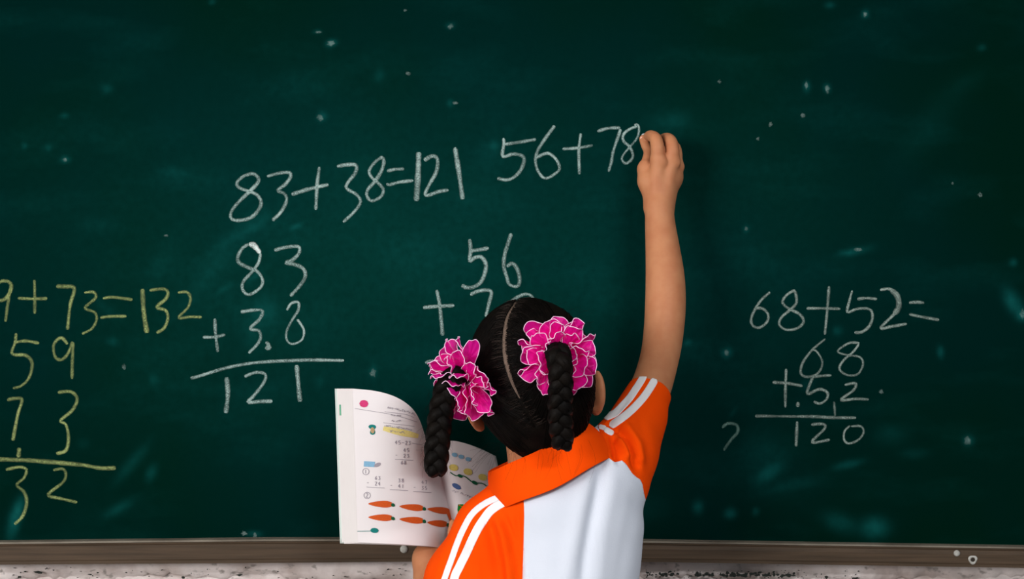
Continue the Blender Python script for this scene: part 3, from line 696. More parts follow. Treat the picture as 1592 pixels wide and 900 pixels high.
for s_ in (-1, 1):
    e_ = ball('eye', hl(s_ * .030, .0775, -.024), .0105, M['eye'], girl)
    ball('iris', hl(s_ * .030, .0860, -.023), .0048, M['iris'], e_, .6)
    v, f = tube_vf([hl(s_ * (.018 + .026 * t), .0885 - .012 * t * t, -.004 + .004 * math.sin(t * 3)) for t in np.linspace(0, 1, 7)], [.0008, .0016, .0018, .0018, .0015, .001, .0006], 6)
    mesh('eyebrow', v, f, M['hair'], girl)
# thumb nail of the writing hand
c = P(999.0, 217, -.0625); vs = [tuple(c)]; n = 12
for k in range(n):
    a = 2 * math.pi * k / n; x = .0034 * math.cos(a); z = .0048 * math.sin(a); vs.append((c.x + x * .95 + z * -.25, c.y + .0016 + abs(x) * .25, c.z + z))
mesh('thumb_nail', vs, [(0, 1 + k, 1 + (k + 1) % n) for k in range(n)], mat('nail', (.78, .50, .42), .3, .5), girl)

# ------------------------------------------------------------------ polo shirt
g = .0026
S_ = Field(ar(-.185, .245, g), ar(-.46, -.15, g), ar(.58, 1.135, g))
tor = [(882, 818, .104), (872, 870, .1055), (863, 920, .1075), (860, 1010, .110), (860, 1180, .118)]
for (a, b_) in zip(tor, tor[1:]): S_.cap(P(a[0], a[1], -.33), P(b_[0], b_[1], -.33), a[2], b_[2], .012, ((0, 1, 0), .74))
S_.cap(P(850, 772, -.335), P(930, 742, -.325), .058, .052, .03); S_.cap(P(850, 772, -.335), P(775, 822, -.325), .056, .050, .03)
S_.cap(P(968, 697, -.302), P(1012, 606, -.205), .0425, .0315, .02)
S_.cap(P(965, 745, -.315), P(1001, 655, -.245), .040, .0275, .02)
S_.cap(P(935, 730, -.32), P(968, 700, -.30), .050, .0425, .02)
S_.cap(P(762, 836, -.322), P(726, 905, -.315), .0500, .0545, .03); S_.cap(P(726, 905, -.315), P(704, 985, -.305), .0545, .054, .02)
S_.cap(P(700, 960, -.305), P(680, 1050, -.30), .052, .050, .01)
V, Q = S_.mesh(); V = relax(V, Q, 2, .5); T = tris(Q); N = vnormals(V, T)
# cloth folds
FOLD = [  # polyline, height, width px
 ([(936, 692), (934, 735), (926, 775), (917, 820), (910, 860), (905, 905)], -.0050, 9), ([(924, 705), (912, 750), (900, 800), (890, 850), (880, 905)], .0030, 13), ([(955, 730), (950, 770), (940, 820), (930, 905)], .0022, 12),
 ([(990, 755), (984, 800), (972, 850), (962, 905)], -.0014, 12), ([(818, 790), (828, 840), (836, 905)], -.0012, 12),
 ([(756, 806), (764, 835), (772, 870), (776, 910)], -.0085, 9), ([(770, 800), (783, 835), (791, 880), (794, 912)], .0050, 7), ([(782, 800), (797, 840), (802, 880), (803, 912)], -.0050, 6), ([(735, 830), (742, 870), (745, 912)], .0033, 10), ([(802, 790), (808, 850), (810, 910)], -.0045, 6),
 ([(700, 840), (684, 880), (676, 915)], .0022, 8), ([(718, 840), (712, 880), (700, 915)], -.0027, 8),
 ([(951, 672), (959, 700), (959, 716)], -.0090, 6), ([(959, 680), (971, 697), (977, 715)], .0075, 6), ([(957, 660), (978, 686), (987, 714), (992, 731)], -.0084, 6.5), ([(968, 655), (992, 690), (999, 724)], .0051, 7),
 ([(942, 655), (952, 662), (962, 668)], -.0055, 6), ([(990, 640), (1008, 690), (1006, 735)], -.0018, 9), ([(978, 618), (962, 640), (948, 655)], -.0016, 4), ([(940, 700), (948, 712), (956, 722)], .0030, 5)]
U = PX(V)
back = np.clip(-N[:, 1] * 1.6 + .5, 0, 1)
for line, amp, wd in FOLD:
    if line[-1][1] > 895: line = line + [(line[-1][0] + (line[-1][0] - line[-2][0]) * .6, line[-1][1] + 60), (line[-1][0] + (line[-1][0] - line[-2][0]), line[-1][1] + 150)]
    d, par = pdist(U, line); fade = np.clip(np.minimum(par, 1 - par) * 5 + .25, 0, 1)
    if line[-1][1] > 895: fade = np.clip(par * 8 + .25, 0, 1) * np.clip((1 - par) * 2.5, 0, 1)
    V = V + N * (amp * np.exp(-(d / wd) ** 2) * fade * back)[:, None]
low = np.clip((.84 - V[:, 2]) / .1, 0, 1)
V = V + N * (low * .004 * np.sin(V[:, 0] * 70 + V[:, 1] * 30))[:, None]
N = vnormals(V, T)
# hems: open the two sleeves and the bottom
hc = P(1008, 610, -.212); hd = (P(1024, 560, -.17) - P(985, 660, -.26)); hd = np.array(hd.normalized())
s = -((V - np.array(hc)) @ hd); far = V[:, 0] < P(940, 600, -.2).x
V, N, T = cut(V, N, T, np.where(far, 1.0, s))
lc = np.array(P(688, 985, -.30)); ld = np.array((P(680, 1050, -.30) - P(720, 900, -.315)).normalized())
ell_ = np.sqrt(((V[:, 0] - P(861, 1000, -.33).x) / .1115) ** 2 + ((V[:, 1] + .33) / .0825) ** 2)   # 1 on the trunk, more on the sleeve
s = -((V - lc) @ ld); V, N, T = cut(V, N, T, np.where((ell_ < 1.07) | (V[:, 0] > P(765, 900, -.3).x), .01, s))
V, N, T = cut(V, N, T, V[:, 2] - .60)
U = PX(V)
seamL = np.interp(U[:, 1], [700, 770, 800, 860, 900, 1200], [811, 814, 815, 813.5, 812, 800]) - U[:, 0]
seamR = np.interp(U[:, 0], [900, 925, 938, 945.5, 955.5, 961, 967, 974, 983, 990, 995.5, 999, 1001, 1006, 1060], [560, 640, 698, 711, 718.5, 717.5, 715.5, 722, 736, 742, 745.5, 753, 766, 785, 860]) - U[:, 1]
seamR = np.minimum(seamR, (U[:, 0] - 900) * 2)
FAB = dict(offset=-1, thickness=.0014)
def cloth(name, vnt, m, parent, off=0, thick=.0014):
    v, n_, t = vnt; o = mesh(name, v + n_ * off, t, m, parent); with_normals(o, n_)
    if thick:
        md = o.modifiers.new('solidify', 'SOLIDIFY'); md.thickness = thick; md.offset = -1
    return o
shirt = cloth('polo_shirt', cut(V, N, T, -np.maximum(seamL, seamR)), M['white'], girl); shirt['label'] = 'white back panel of the polo shirt'
sl_l = cut(V, N, T, seamL); cloth('shirt_sleeve', sl_l, M['orange'], shirt)['label'] = 'orange left sleeve'
sl_r = cut(V, N, T, np.minimum(seamR, -seamL)); cloth('shirt_sleeve', sl_r, M['orange'], shirt)['label'] = 'orange right sleeve, raised and creased'
def biggest(v, n_, t):
    lab = np.arange(len(v))
    while True:
        m_ = lab[t].min(1); new = lab.copy()
        for i in range(3): np.minimum.at(new, t[:, i], m_)
        new = new[new]
        if (new == lab).all(): break
        lab = new
    ids, c = np.unique(lab[t[:, 0]], return_counts=True); ids = [q for q, k in zip(ids, c) if k > .2 * c.max()]
    t = t[lab[t[:, 0]] == min(ids, key=lambda q: v[t[lab[t[:, 0]] == q, 0], 1].mean())]
    u = np.unique(t); mp = np.full(len(v), -1); mp[u] = np.arange(len(u)); return v[u], n_[u], mp[t]
def stripe(vnt, line, hw):
    v, n_, t = vnt; u = PX(v); L = np.array(line, float); d, par = pdist(u, L[:, :2]); h = np.interp(par, np.linspace(0, 1, len(L)), L[:, 2]) if L.shape[1] > 2 else hw
    r_ = cut(v, n_, t, h - d)
    if len(r_[2]): r_ = biggest(*r_)
    if len(r_[2]): cloth('sleeve_stripe', r_, M['stripe'], shirt, .0009, .001)
stripe(sl_l, catmull([(800, 766), (785, 770.5), (766, 777), (748, 787), (733, 801), (721, 822), (711, 845), (702, 870), (693, 895), (686, 920), (676, 990)], 4).tolist(), 4.6)
stripe(sl_l, catmull([(812, 768), (796, 776), (779, 783), (763, 794), (752, 808), (743, 822), (734, 840), (725, 860), (714, 882), (705, 905), (690, 990)], 4).tolist(), 6.6)
stripe(sl_r, catmull([(1000, 586), (997, 592), (988, 606), (979, 619), (968, 631), (957, 642), (944, 648)], 4).tolist(), 5.4)
stripe(sl_r, catmull([(1016, 594), (1012, 601), (1002, 616), (989, 631), (975, 644), (963, 653), (953, 660)], 4).tolist(), 5.8)
stripe(sl_r, [(934, 664), (939, 665.5)], 3.6); stripe(sl_r, [(943, 669), (950, 673)], 4.2)

# collar
cc = P(851, 724, -.335); ca = math.radians(25.5)
e1 = Vector((math.cos(ca), 0, math.sin(ca))); e3 = Vector((-math.sin(ca), .06, math.cos(ca))).normalized(); e2 = e3.cross(e1).normalized()
vs, fs = [], []; nt_, ns = 90, 12
for i in range(nt_ + 1):
    th = math.radians(-258 + 336 * i / nt_)           # opening at the front
    ct, st = math.cos(th), math.sin(th)
    sag = max(0, -st)
    for j in range(ns + 1):
        t = j / ns
        if t < .30:
            q = t / .30; a_ = .066 + .007 * q; b_ = .056 + .005 * q; h = -.012 + .040 * q
        else:
            q = (t - .30) / .70; a_ = .0745 + .0150 * q + .003 * math.sin(math.pi * q); b_ = .062 + .019 * q + .004 * math.sin(math.pi * q); h = .029 - .050 * q - .001 * math.sin(q * 3)
            if q == 0: h = .0285
        h += -.006 * sag * (t - .2) + .0012 * math.sin(th * 5) * t
        vs.append(tuple(cc + e1 * (a_ * ct) + e2 * (b_ * st) + e3 * h))
for i in range(nt_):
    for j in range(ns): fs.append((i * (ns + 1) + j, (i + 1) * (ns + 1) + j, (i + 1) * (ns + 1) + j + 1, i * (ns + 1) + j + 1))
col = mesh('shirt_collar', vs, fs, M['orange'], shirt); md = col.modifiers.new('s', 'SOLIDIFY'); md.thickness = .0022; md.offset = 0
md = col.modifiers.new('b', 'BEVEL'); md.width = .0006; md.segments = 2; md.limit_method = 'ANGLE'; col['label'] = 'orange folded collar'

# trousers and shoes (below the frame)
T_ = Field(ar(-.08, .20, .005), ar(-.46, -.2, .005), ar(.05, .70, .006))
T_.cap(Vector((hipx.x, -.33, .66)), Vector((hipx.x, -.33, .56)), .108, .108, .02, ((0, 1, 0), .72))
for s_ in (-1, 1): T_.cap(Vector((hipx.x + s_ * .053, -.33, .56)), Vector((hipx.x + s_ * .060, -.335, .085)), .074, .047, .02)
V, Q = T_.mesh(); mesh('trousers', V, Q, M['navy'], girl)
for s_ in (-1, 1):
    X0 = hipx.x + s_ * .06
    f_ = Field(ar(X0 - .05, X0 + .05, .0035), ar(-.40, -.16, .0035), ar(-.01, .11, .0035))
    f_.cap((X0, -.348, .042), (X0, -.225, .034), .037, .031, .02); f_.cap((X0, -.335, .05), (X0, -.335, .085), .034, .031, .015)
    f_.F = np.maximum(f_.F, (.016 - np.array(f_.ax[2])[None, None, :]).astype(np.float32))
    V, Q = f_.mesh(); shoe = mesh('shoe', V, Q, M['shoe'], girl)
    vs = []; n = 28
    for z in (0.0005, .016):
        for k in range(n):
            a = 2 * math.pi * k / n; vs.append((X0 + .037 * math.cos(a) * (1 - .08 * math.sin(a)), -.285 + .100 * math.sin(a), z))
    fs = [(k, (k + 1) % n, n + (k + 1) % n, n + k) for k in range(n)] + [tuple(range(n))[::-1], tuple(range(n, 2 * n))]
    mesh('shoe_sole', vs, fs, M['sole'], shoe, False)

# ------------------------------------------------------------------ hair
hg = .0026
def hair_field(part=None):
    f = Field(ar(-.10, .16, hg), ar(-.46, -.20, hg), ar(.98, 1.25, hg))
    f.ell(hl(0, -.004, .004), (.0850, .0985, .0945), HRn, .01)
    f.ell(hl(.002, -.028, -.034), (.077, .066, .066), HRn, .015)
    f.ell(hl(.005, -.032, -.066), (.058, .050, .047), HRn, .015)
    f.ell(hl(.008, -.034, -.088), (.044, .040, .034), HRn, .012)
    # face, cheeks and the place of the ears stay free
    f.ell(hl(0, .105, -.045), (.074, .068, .088), HRn, .015, True)
    f.ell(hl(-.088, .045, -.070), (.026, .045, .045), HRn, .012, True); f.ell(hl(.088, .045, -.070), (.026, .045, .045), HRn, .012, True)
    if part is not None:
        for i in range(len(part) - 1):
            rp = lambda q: .0034 if q < len(part) * .55 else .0034 - .0027 * (q - len(part) * .6) / (len(part) * .4)
            f.cap(part[i], part[i + 1], rp(i), rp(i + 1), .003, None, True)
    return f
V, Q = hair_field().mesh(); bvh0 = BVHTree.FromPolygons([Vector(v) for v in V], Q.tolist())
eye_ = Vector((0, -D, ZC))
part = []
for px, py in catmull([(798, 474), (790, 488), (785, 506), (783, 530), (784, 552), (789, 576), (797, 599), (808, 622), (821, 645), (834, 662)], 4):
    hit = bvh0.ray_cast(eye_, (P(px, py, 0) - eye_).normalized())
    if hit[0]: part.append(hit[0])
# the parting runs on over the crown to the forehead
loc0 = HR.transposed() @ (part[0] - H)
front = []
for t in np.linspace(0, 1, 10)[1:]:
    d = Vector((loc0.x * (1 - t), loc0.y + t * (.06 - loc0.y), .12)).normalized()
    hit = bvh0.ray_cast(H + (HR @ d) * .3, -(HR @ d))
    if hit[0]: front.append(hit[0])
part = front[::-1] + part
V, Q = hair_field(part).mesh(); V = relax(V, Q, 1, .4)
cap_ = mesh('hair', V, Q, M['hair'], girl); cap_['label'] = 'black hair parted down the back of the head'
bvh = BVHTree.FromPolygons([Vector(v) for v in V], Q.tolist())
# scalp seen in the parting
vs, fs = [], []
for i, p in enumerate(part):
    hit = bvh0.find_nearest(p); nn = hit[1]; t = (part[min(i + 1, len(part) - 1)] - part[max(i - 1, 0)]).normalized(); sd = t.cross(nn).normalized()
    wv = .0034 if i < len(part) * .6 else .0034 * (1 - (i - len(part) * .6) / (len(part) * .42))
    for q in (-1, 0, 1): vs.append(tuple(p - nn * (.0022 + .0002 * abs(q)) + sd * q * wv))
fs = [(i * 3 + k, i * 3 + k + 1, (i + 1) * 3 + k + 1, (i + 1) * 3 + k) for i in range(len(part) - 1) for k in (0, 1)]
o = mesh('hair_parting', vs, fs, M['scalp'], cap_); o['label'] = 'pale line of scalp in the parting'

tieL = P(735, 586, -.385); tieR = P(868, 552, -.430)
tieL = bvh0.find_nearest(tieL)[0]; tieR = bvh0.find_nearest(tieR)[0]
# combed strands running from the parting and the hairline to the two bunches
def strand_path(a, tie, n=9, lift=.0006):
    pts = []
    for t in np.linspace(0, 1, n):
        p = a.lerp(tie, t); hit = bvh0.find_nearest(p)
        p = hit[0]; out = (p - H).normalized()
        pts.append(p + out * (lift + .0022 * t * t))
    return pts
def ribbons(name, paths, wid, m, parent, label=None):
    vs, fs = [], []
    for pts, w_ in zip(paths, wid):
        v, f = tube_vf(pts, np.linspace(w_, w_ * .8, len(pts)), 3, len(vs), False); vs += v; fs += f
    o = mesh(name, vs, fs, m, parent); o['kind'] = 'stuff'
    if label: o['label'] = label
    return o
paths, wid = [], []
for side, tie in ((-1, tieL), (1, tieR)):
    for k in range(620):
        i = random.uniform(0, len(part) - 1.001); a = part[int(i)].lerp(part[int(i) + 1], i % 1)
        j = int(i); t = (part[j + 1] - part[j]).normalized(); nn = (a - H).normalized(); sd = t.cross(nn)
        if (sd.x > 0) != (side > 0): sd = -sd
        a = a + sd * random.uniform(.0026, .0050)
        paths.append(strand_path(a, tie + Vector((random.gauss(0, .004), 0, random.gauss(0, .004))), 12, random.uniform(.0001, .0011))); wid.append(random.uniform(.00025, .0006))
    for k in range(520):      # from the nape, temple and crown edges
        u_ = random.uniform(-.2, 1); ang = u_ * math.pi
        base = hl(side * random.uniform(.0, .085), -.09 * math.sin(ang) if ang > 0 else .03, random.choice([-.10, -.09, -.08, -.05, .0, .04]) + random.uniform(-.01, .01))
        a = bvh0.find_nearest(base)[0]; near = min(part, key=lambda p: abs(p.z - a.z) + (0 if (p.y < H.y) == (a.y < H.y) else .2))
        if (a.x - near.x) * side < .008: continue
        paths.append(strand_path(a, tie + Vector((random.gauss(0, .004), 0, random.gauss(0, .004))), 10, random.uniform(0, .0010))); wid.append(random.uniform(.00025, .0005))
ribbons('hair_strands', paths, wid, M['hair'], cap_, 'fine combed strands of hair')
# short strands along the parting, sheen painted in as a browner hair colour
paths, wid = [], []
for k in range(300):
    i = random.uniform(0, len(part) - 1.001); j = int(i); a = part[j].lerp(part[j + 1], i % 1)
    t = (part[j + 1] - part[j]).normalized(); nn = (a - H).normalized(); sd = t.cross(nn) * random.choice((-1, 1))
    L_ = random.uniform(.004, .020)
    paths.append([a + nn * .0002 + sd * .0022, a + nn * .0012 + sd * L_ * .5 + t * random.uniform(-.002, .002), a + nn * .0006 + sd * L_]); wid.append(.0002)
ribbons('sheen_strands', paths, wid, M['hair_part'], cap_, 'brownish strands painting the sheen beside the parting')
# loose flyaway hairs at the nape, on the collar and around the crown
paths, wid = [], []
def fly(p0, p1, bend, w_=.00014):
    mid = (p0 + p1) / 2 + bend; paths.append([Vector(v) for v in catmull([tuple(p0), tuple(mid), tuple(p1)], 5)]); wid.append(w_)
for k in range(26):
    x = random.uniform(790, 915); a = P(x, 672 + random.uniform(-8, 12), -.375)
    fly(a, P(x + random.uniform(-24, 26), random.uniform(700, 752), -.425), Vector((random.uniform(-.014, .014), -.012, random.uniform(-.004, .006))), .00009)
for k in range(16):
    a = P(778, random.uniform(680, 700), -.36); fly(a, P(random.uniform(725, 765), random.uniform(700, 740), -.36), Vector((0, -.004, random.uniform(.0, .010))), .00010)
for k in range(110):
    a = random.uniform(-1.35, 1.35); R_ = random.uniform(.082, .088)
    p = bvh0.find_nearest(hl(math.sin(a) * .1, random.uniform(-.05, .03), math.cos(a) * .1))[0]; out = (p - H).normalized()
    q = p + out * random.uniform(.003, .009) + Vector((random.uniform(-.014, .014), 0, random.uniform(-.006, .008)))
    fly(p - out * .003, q, out * .002, .00011)
for k in range(30):
    z = random.uniform(600, 730); a = P(random.uniform(664, 696), z, -.41); fly(a, a + Vector((random.uniform(-.022, .006), random.uniform(-.004, .004), random.uniform(-.012, .012))), Vector((0, 0, .003)), .00011)
for k in range(34):
    z = random.uniform(480, 700); a = P(random.uniform(896, 915), z if z < 640 else 640, -.36); fly(a, a + Vector((random.uniform(.004, .016), 0, random.uniform(-.018, .006))), Vector((.003, 0, .0)), .00011)
ribbons('flyaway_hairs', paths, wid, M['hair'], cap_, 'loose flyaway hairs')

# braids
def braid(path_pts, per, amp, r0, phase, label):
    c = catmull([tuple(p) for p in path_pts], 14); L = np.concatenate([[0], np.cumsum(np.linalg.norm(np.diff(c, axis=0), axis=1))])
    n = int(L[-1] / .0016); t = np.linspace(0, L[-1], n); c = np.stack([np.interp(t, L, c[:, i]) for i in range(3)], 1)
    T_ = np.gradient(c, axis=0); T_ /= np.linalg.norm(T_, axis=1)[:, None]
    out = np.array([0, -1.0, 0]); Ov = out - T_ * (T_ @ out)[:, None]; Ov /= np.linalg.norm(Ov, axis=1)[:, None]; Sd = np.cross(T_, Ov)
    env = np.interp(t / L[-1], [0, .06, .2, .85, .95, 1], [.45, .85, 1.05, 1.05, 1.0, .62]); root = None
    tie = []
    for k in range(3):
        ph = 2 * math.pi * t / per + phase + k * 2 * math.pi / 3
        p = c + Sd * (amp * env * np.sin(ph))[:, None] + Ov * (amp * .62 * env * np.sin(2 * ph))[:, None]
        r_ = r0 * env * (1 + .22 * np.cos(2 * ph))
        pr = lambda q, i: 1 + .05 * math.sin(q * 2.5 + i * .10) + .03 * math.sin(q * 5.3 + i * .2)
        v, f = tube_vf(p, r_, 20, 0, True, pr)
        if root is None:
            root = mesh('braid', v, f, M['hair'], girl); root['label'] = label
        else: mesh('braid_strand', v, f, M['hair'], root)
    # fine hairs escaping from the plait
    ps, ws = [], []
    for k in range(150):
        i = random.randrange(4, n - 6); a = random.uniform(0, 2 * math.pi); dr = Sd[i] * math.cos(a) + Ov[i] * math.sin(a) * .7
        p = c[i] + dr * (amp + r0) * env[i] * .95; q = p + dr * random.uniform(.0008, .004) + T_[i] * random.uniform(.003, .014)
        ps.append([p, (p + q) / 2 + dr * .0012, q]); ws.append(.00012)
    # fibres lying along the strands
    for k in range(420):
        s0 = random.randrange(3); i0 = random.randrange(2, max(n - 22, 3)); ln = random.randint(8, 18); a = random.uniform(-2.2, 2.2); pts = []
        for i in range(i0, min(i0 + ln, n - 1), 3):
            ph = 2 * math.pi * t[i] / per + phase + s0 * 2 * math.pi / 3
            rr = r0 * env[i] * (1 + .22 * math.cos(2 * ph)) * 1.03
            pts.append(c[i] + Sd[i] * (amp * env[i] * math.sin(ph) + rr * math.sin(a)) + Ov[i] * (amp * .62 * env[i] * math.sin(2 * ph) + rr * math.cos(a)))
        if len(pts) > 2: ps.append(pts); ws.append(.00022)
    ribbons('fine_hairs', ps, ws, M['hair'], root)
    return root
braid([P(722, 582, -.405), P(706, 588, -.425), P(694, 606, -.428), P(685, 645, -.425), P(680, 690, -.424), P(677, 738, -.422)], .056, .0088, .0090, .4, 'left braid hanging over the book')
braid([P(868, 548, -.440), P(867, 549, -.470), P(870, 562, -.492), P(872, 595, -.488), P(871, 645, -.474), P(876, 697, -.456)], .056, .0086, .0088, 1.5, 'right braid hanging down onto the collar')

# ruffled scrunchies
def scrunchie(c, A, R, seed, label, rx=1.0):
    A = A.normalized(); Uv = A.cross(Vector((0, 0, 1))).normalized(); Vv = A.cross(Uv).normalized(); rr = random.Random(seed); root = None
    # rounded ruffle loops, each edged with piping
    rings = [(-14, .98, 10), (8, 1.0, 10), (30, .95, 9), (52, .82, 8), (74, .64, 5)]
    Q, K = 9, 36
    for li, (alpha, ln, cnt_) in enumerate(rings):
        off = rr.uniform(0, 6.28)
        for q in range(cnt_):
            th = off + 2 * math.pi * (q + rr.uniform(-.25, .25)) / cnt_; al = math.radians(alpha + rr.uniform(-9, 9))
            rad = Uv * math.cos(th) + Vv * math.sin(th); tn = A.cross(rad)
            Rd = rad * math.cos(al) + A * math.sin(al); Nn = A * math.cos(al) - rad * math.sin(al)
            tw = rr.uniform(-.9, .9); tn, Nn = tn * math.cos(tw) + Nn * math.sin(tw), Nn * math.cos(tw) - tn * math.sin(tw)
            L_ = (R - .010) * ln * rr.uniform(.86, 1.08); W_ = rr.uniform(.0115, .0170); cup = rr.uniform(-.004, .009); ps = rr.uniform(0, 6.28); p2 = rr.uniform(0, 6.28)
            base = c + rad * .008 + A * (.002 * li)
            def pt(ro_, f_):
                e = ro_ * ro_
                x = ro_ * math.cos(f_) * W_ * (1 + .10 * math.sin(3 * f_ + ps)) * (.80 + .30 * math.sin(f_)); y = L_ * .5 * (1 + ro_ * math.sin(f_) * (1 + .05 * math.sin(4 * f_ + p2)))
                z = cup * e + .0030 * e * math.sin(2 * f_ + ps) + .0019 * ro_ ** 3 * math.sin(5 * f_ + p2) + .0012 * ro_ * math.sin(9 * f_ + ps)
                return tuple(base + Rd * y + tn * x + Nn * z)
            vs = [pt(0, 0)]
            for a_ in range(1, Q + 1):
                for k in range(K): vs.append(pt(a_ / Q, 2 * math.pi * k / K))
            fs = [(0, 1 + k, 1 + (k + 1) % K) for k in range(K)] + [(1 + a_ * K + k, 1 + a_ * K + K + k, 1 + a_ * K + K + (k + 1) % K, 1 + a_ * K + (k + 1) % K) for a_ in range(Q - 1) for k in range(K)]
            nf_ = len(fs)
            rim = [pt(1, 2 * math.pi * k / 60) for k in range(61)]
            v, f = tube_vf(rim, .00055, 5, len(vs), False); vs += v; fs += f
            if root is None:
                root = mesh('scrunchie', vs, fs, [M['organza'], M['edge']], girl); root['label'] = label; o = root
            else: o = mesh('ruffle', vs, fs, [M['organza'], M['edge']], root)
            o.data.polygons.foreach_set('material_index', [0] * nf_ + [1] * (len(fs) - nf_))
    # gathered band round the bunch
    vs, fs = [], []; a_, b_ = 64, 10
    for i in range(a_):
        th = 2 * math.pi * i / a_
        for j in range(b_):
            q = 2 * math.pi * j / b_; rr_ = .0055 * (1 + .2 * math.sin(16 * th)); rad = Uv * math.cos(th) + Vv * math.sin(th)
            vs.append(tuple(c + rad * (.0155 + rr_ * math.cos(q)) + A * (rr_ * math.sin(q))))
    fs = [(i * b_ + j, ((i + 1) % a_) * b_ + j, ((i + 1) % a_) * b_ + (j + 1) % b_, i * b_ + (j + 1) % b_) for i in range(a_) for j in range(b_)]
    mesh('elastic_band', vs, fs, M['organza'], root)
scrunchie(P(726, 588, -.405), Vector((-.80, -.42, -.42)), .0610, 3, 'bright pink ruffled scrunchie on the left braid')
scrunchie(P(868, 553, -.440), Vector((.14, -.97, -.06)), .0565, 11, 'bright pink ruffled scrunchie on the right braid')

# ------------------------------------------------------------------ chalk stick in the raised hand
a, b_ = P(1004, 217, -.0420), Vector((P(1001, 211, -.001)))
v, f = tube_vf([a.lerp(b_, t) for t in np.linspace(-.25, 1, 8)], .0042, 14)
o = mesh('chalk_stick', v, f, M['stick'], None); o['label'] = 'short white chalk stick pinched in the raised hand, touching the board'; o['category'] = 'chalk'

# ================================================================== BOOK
tL = np.array([(548, 604, -.200), (585, 608, -.213), (615, 617, -.214), (638, 632, -.205), (652, 652, -.190), (663, 682, -.168), (678, 708, -.142)], float)
bL = np.array([(556, 843, -.235), (590, 844.5, -.246), (622, 846, -.247), (652, 848, -.238), (674, 850, -.222), (695, 854, -.196), (714, 860, -.166)], float)
cu = catmull(tL, 12), catmull(bL, 12)
tR = np.array([(678, 708, -.142), (686, 690, -.150), (700, 685, -.147), (722, 689, -.132), (746, 698, -.112), (768, 709, -.090)], float)
bR = np.array([(714, 860, -.166), (722, 846, -.172), (736, 842, -.168), (758, 846, -.152), (780, 852, -.132), (800, 860, -.108)], float)
cr = catmull(tR, 12), catmull(bR, 12)
def page_pt(cv, u, v):
    t, b2 = cv; x = np.linspace(0, 1, len(t)); u = min(max(u, -.02), 1)
    return [np.interp(u, x, t[:, i]) * (1 - v) + np.interp(u, x, b2[:, i]) * v for i in range(3)]
def page3(cv, u, v, off=0):
    q = page_pt(cv, u, v); p = P(*q)
    if off:
        a1 = P(*page_pt(cv, min(u + .02, 1), v)) - P(*page_pt(cv, max(u - .02, 0), v)); a2 = P(*page_pt(cv, u, v + .02)) - P(*page_pt(cv, u, v - .02))
        nn = a1.cross(a2).normalized()
        if nn.y > 0: nn = -nn
        p = p + nn * off
    return p
def uv_of(cv, px, py):
    best = None
    for u in np.linspace(0, 1, 41):
        t = page_pt(cv, u, 0); b2 = page_pt(cv, u, 1); v = (py - t[1]) / (b2[1] - t[1]); x = t[0] * (1 - v) + b2[0] * v
        if best is None or abs(x - px) < best[0]: best = (abs(x - px), u, v)
    u = best[1]
    for _ in range(8):
        def fx(u):
            t = page_pt(cv, u, 0); b2 = page_pt(cv, u, 1); v = (py - t[1]) / (b2[1] - t[1]); return t[0] * (1 - v) + b2[0] * v, v
        x0, v = fx(u); x1, _v = fx(u + 1e-3); u = min(max(u - (x0 - px) / ((x1 - x0) / 1e-3 + 1e-9), -.02), 1)
    return u, v
book = thing('textbook', 'open school textbook with printed carrots and sums held beside the girl', 'book', tuple(P(700, 860, -.16)))
def sheet(name, cv, dx, dy, back, m, nu=40, nv=26, free=0):
    vs = []
    for i in range(nu + 1):
        u = (i / nu)
        if cv is cu: w_ = (1 - u) ** 1.5
        else: w_ = u ** 1.5
        for j in range(nv + 1):
            v = j / nv; q = page_pt(cv, u, v); q = [q[0] + dx * w_, q[1] + dy * v * w_, q[2] + back + free * w_]
            vs.append(tuple(P(*q)))
    fs = [(i * (nv + 1) + j, i * (nv + 1) + j + 1, (i + 1) * (nv + 1) + j + 1, (i + 1) * (nv + 1) + j) for i in range(nu) for j in range(nv)]
    o = mesh(name, vs, fs, m, book); return o
pgL = sheet('page', cu, 0, 0, 0, M['paper']); pgR = sheet('page', cr, 0, 0, 0, M['paper'])
for k in range(1, 9): sheet('page', cu, -3.0 * k, (.3 + .25 * k) * (1 if k % 2 else -.2), .0011 * k, M['paper_edge'], free=.0030 * k)
for k in range(1, 6): sheet('page', cr, .35 * k, -.3 * (k % 3), .0012 * k, M['paper'])
o = sheet('book_cover', cu, -27.5, 1.5, .0125, M['cover'], free=.026); md = o.modifiers.new('s', 'SOLIDIFY'); md.thickness = .0012; o['label'] = 'thin pale cover'
o = sheet('book_cover', cr, 3, 0, .0095, M['cover']); md = o.modifiers.new('s', 'SOLIDIFY'); md.thickness = .0012
# printed pictures, lettering and sums
def decal(name, cv, pg, polys, mkey, label=None, off=.0007):
    """polys: list of strips [(px,py,halfwidth)...] drawn along the page"""
    vs, fs = [], []
    for pl in polys:
        pl = np.array(pl, float); T_ = np.gradient(pl[:, :2], axis=0); T_ /= np.linalg.norm(T_, axis=1)[:, None] + 1e-9; b0 = len(vs)
        for (x, y, h), t in zip(pl, T_):
            for s_ in (-1, 0, 1):
                u, v = uv_of(cv, x - t[1] * h * s_, y + t[0] * h * s_); vs.append(tuple(page3(cv, u, v, off)))
        n = len(pl)
        fs += [(b0 + i * 3 + k, b0 + i * 3 + k + 1, b0 + (i + 1) * 3 + k + 1, b0 + (i + 1) * 3 + k) for i in range(n - 1) for k in (0, 1)]
    o = mesh(name, vs, fs, M['ink_' + mkey], pg)
    if label: o['label'] = label
    return o
def lens(x0, y0, x1, y1, h, n=9, prof=None):
    return [(x0 + (x1 - x0) * t, y0 + (y1 - y0) * t, h * (prof(t) if prof else math.sqrt(max(0, 1 - (2 * t - 1) ** 2)) + .02)) for t in np.linspace(0, 1, n)]
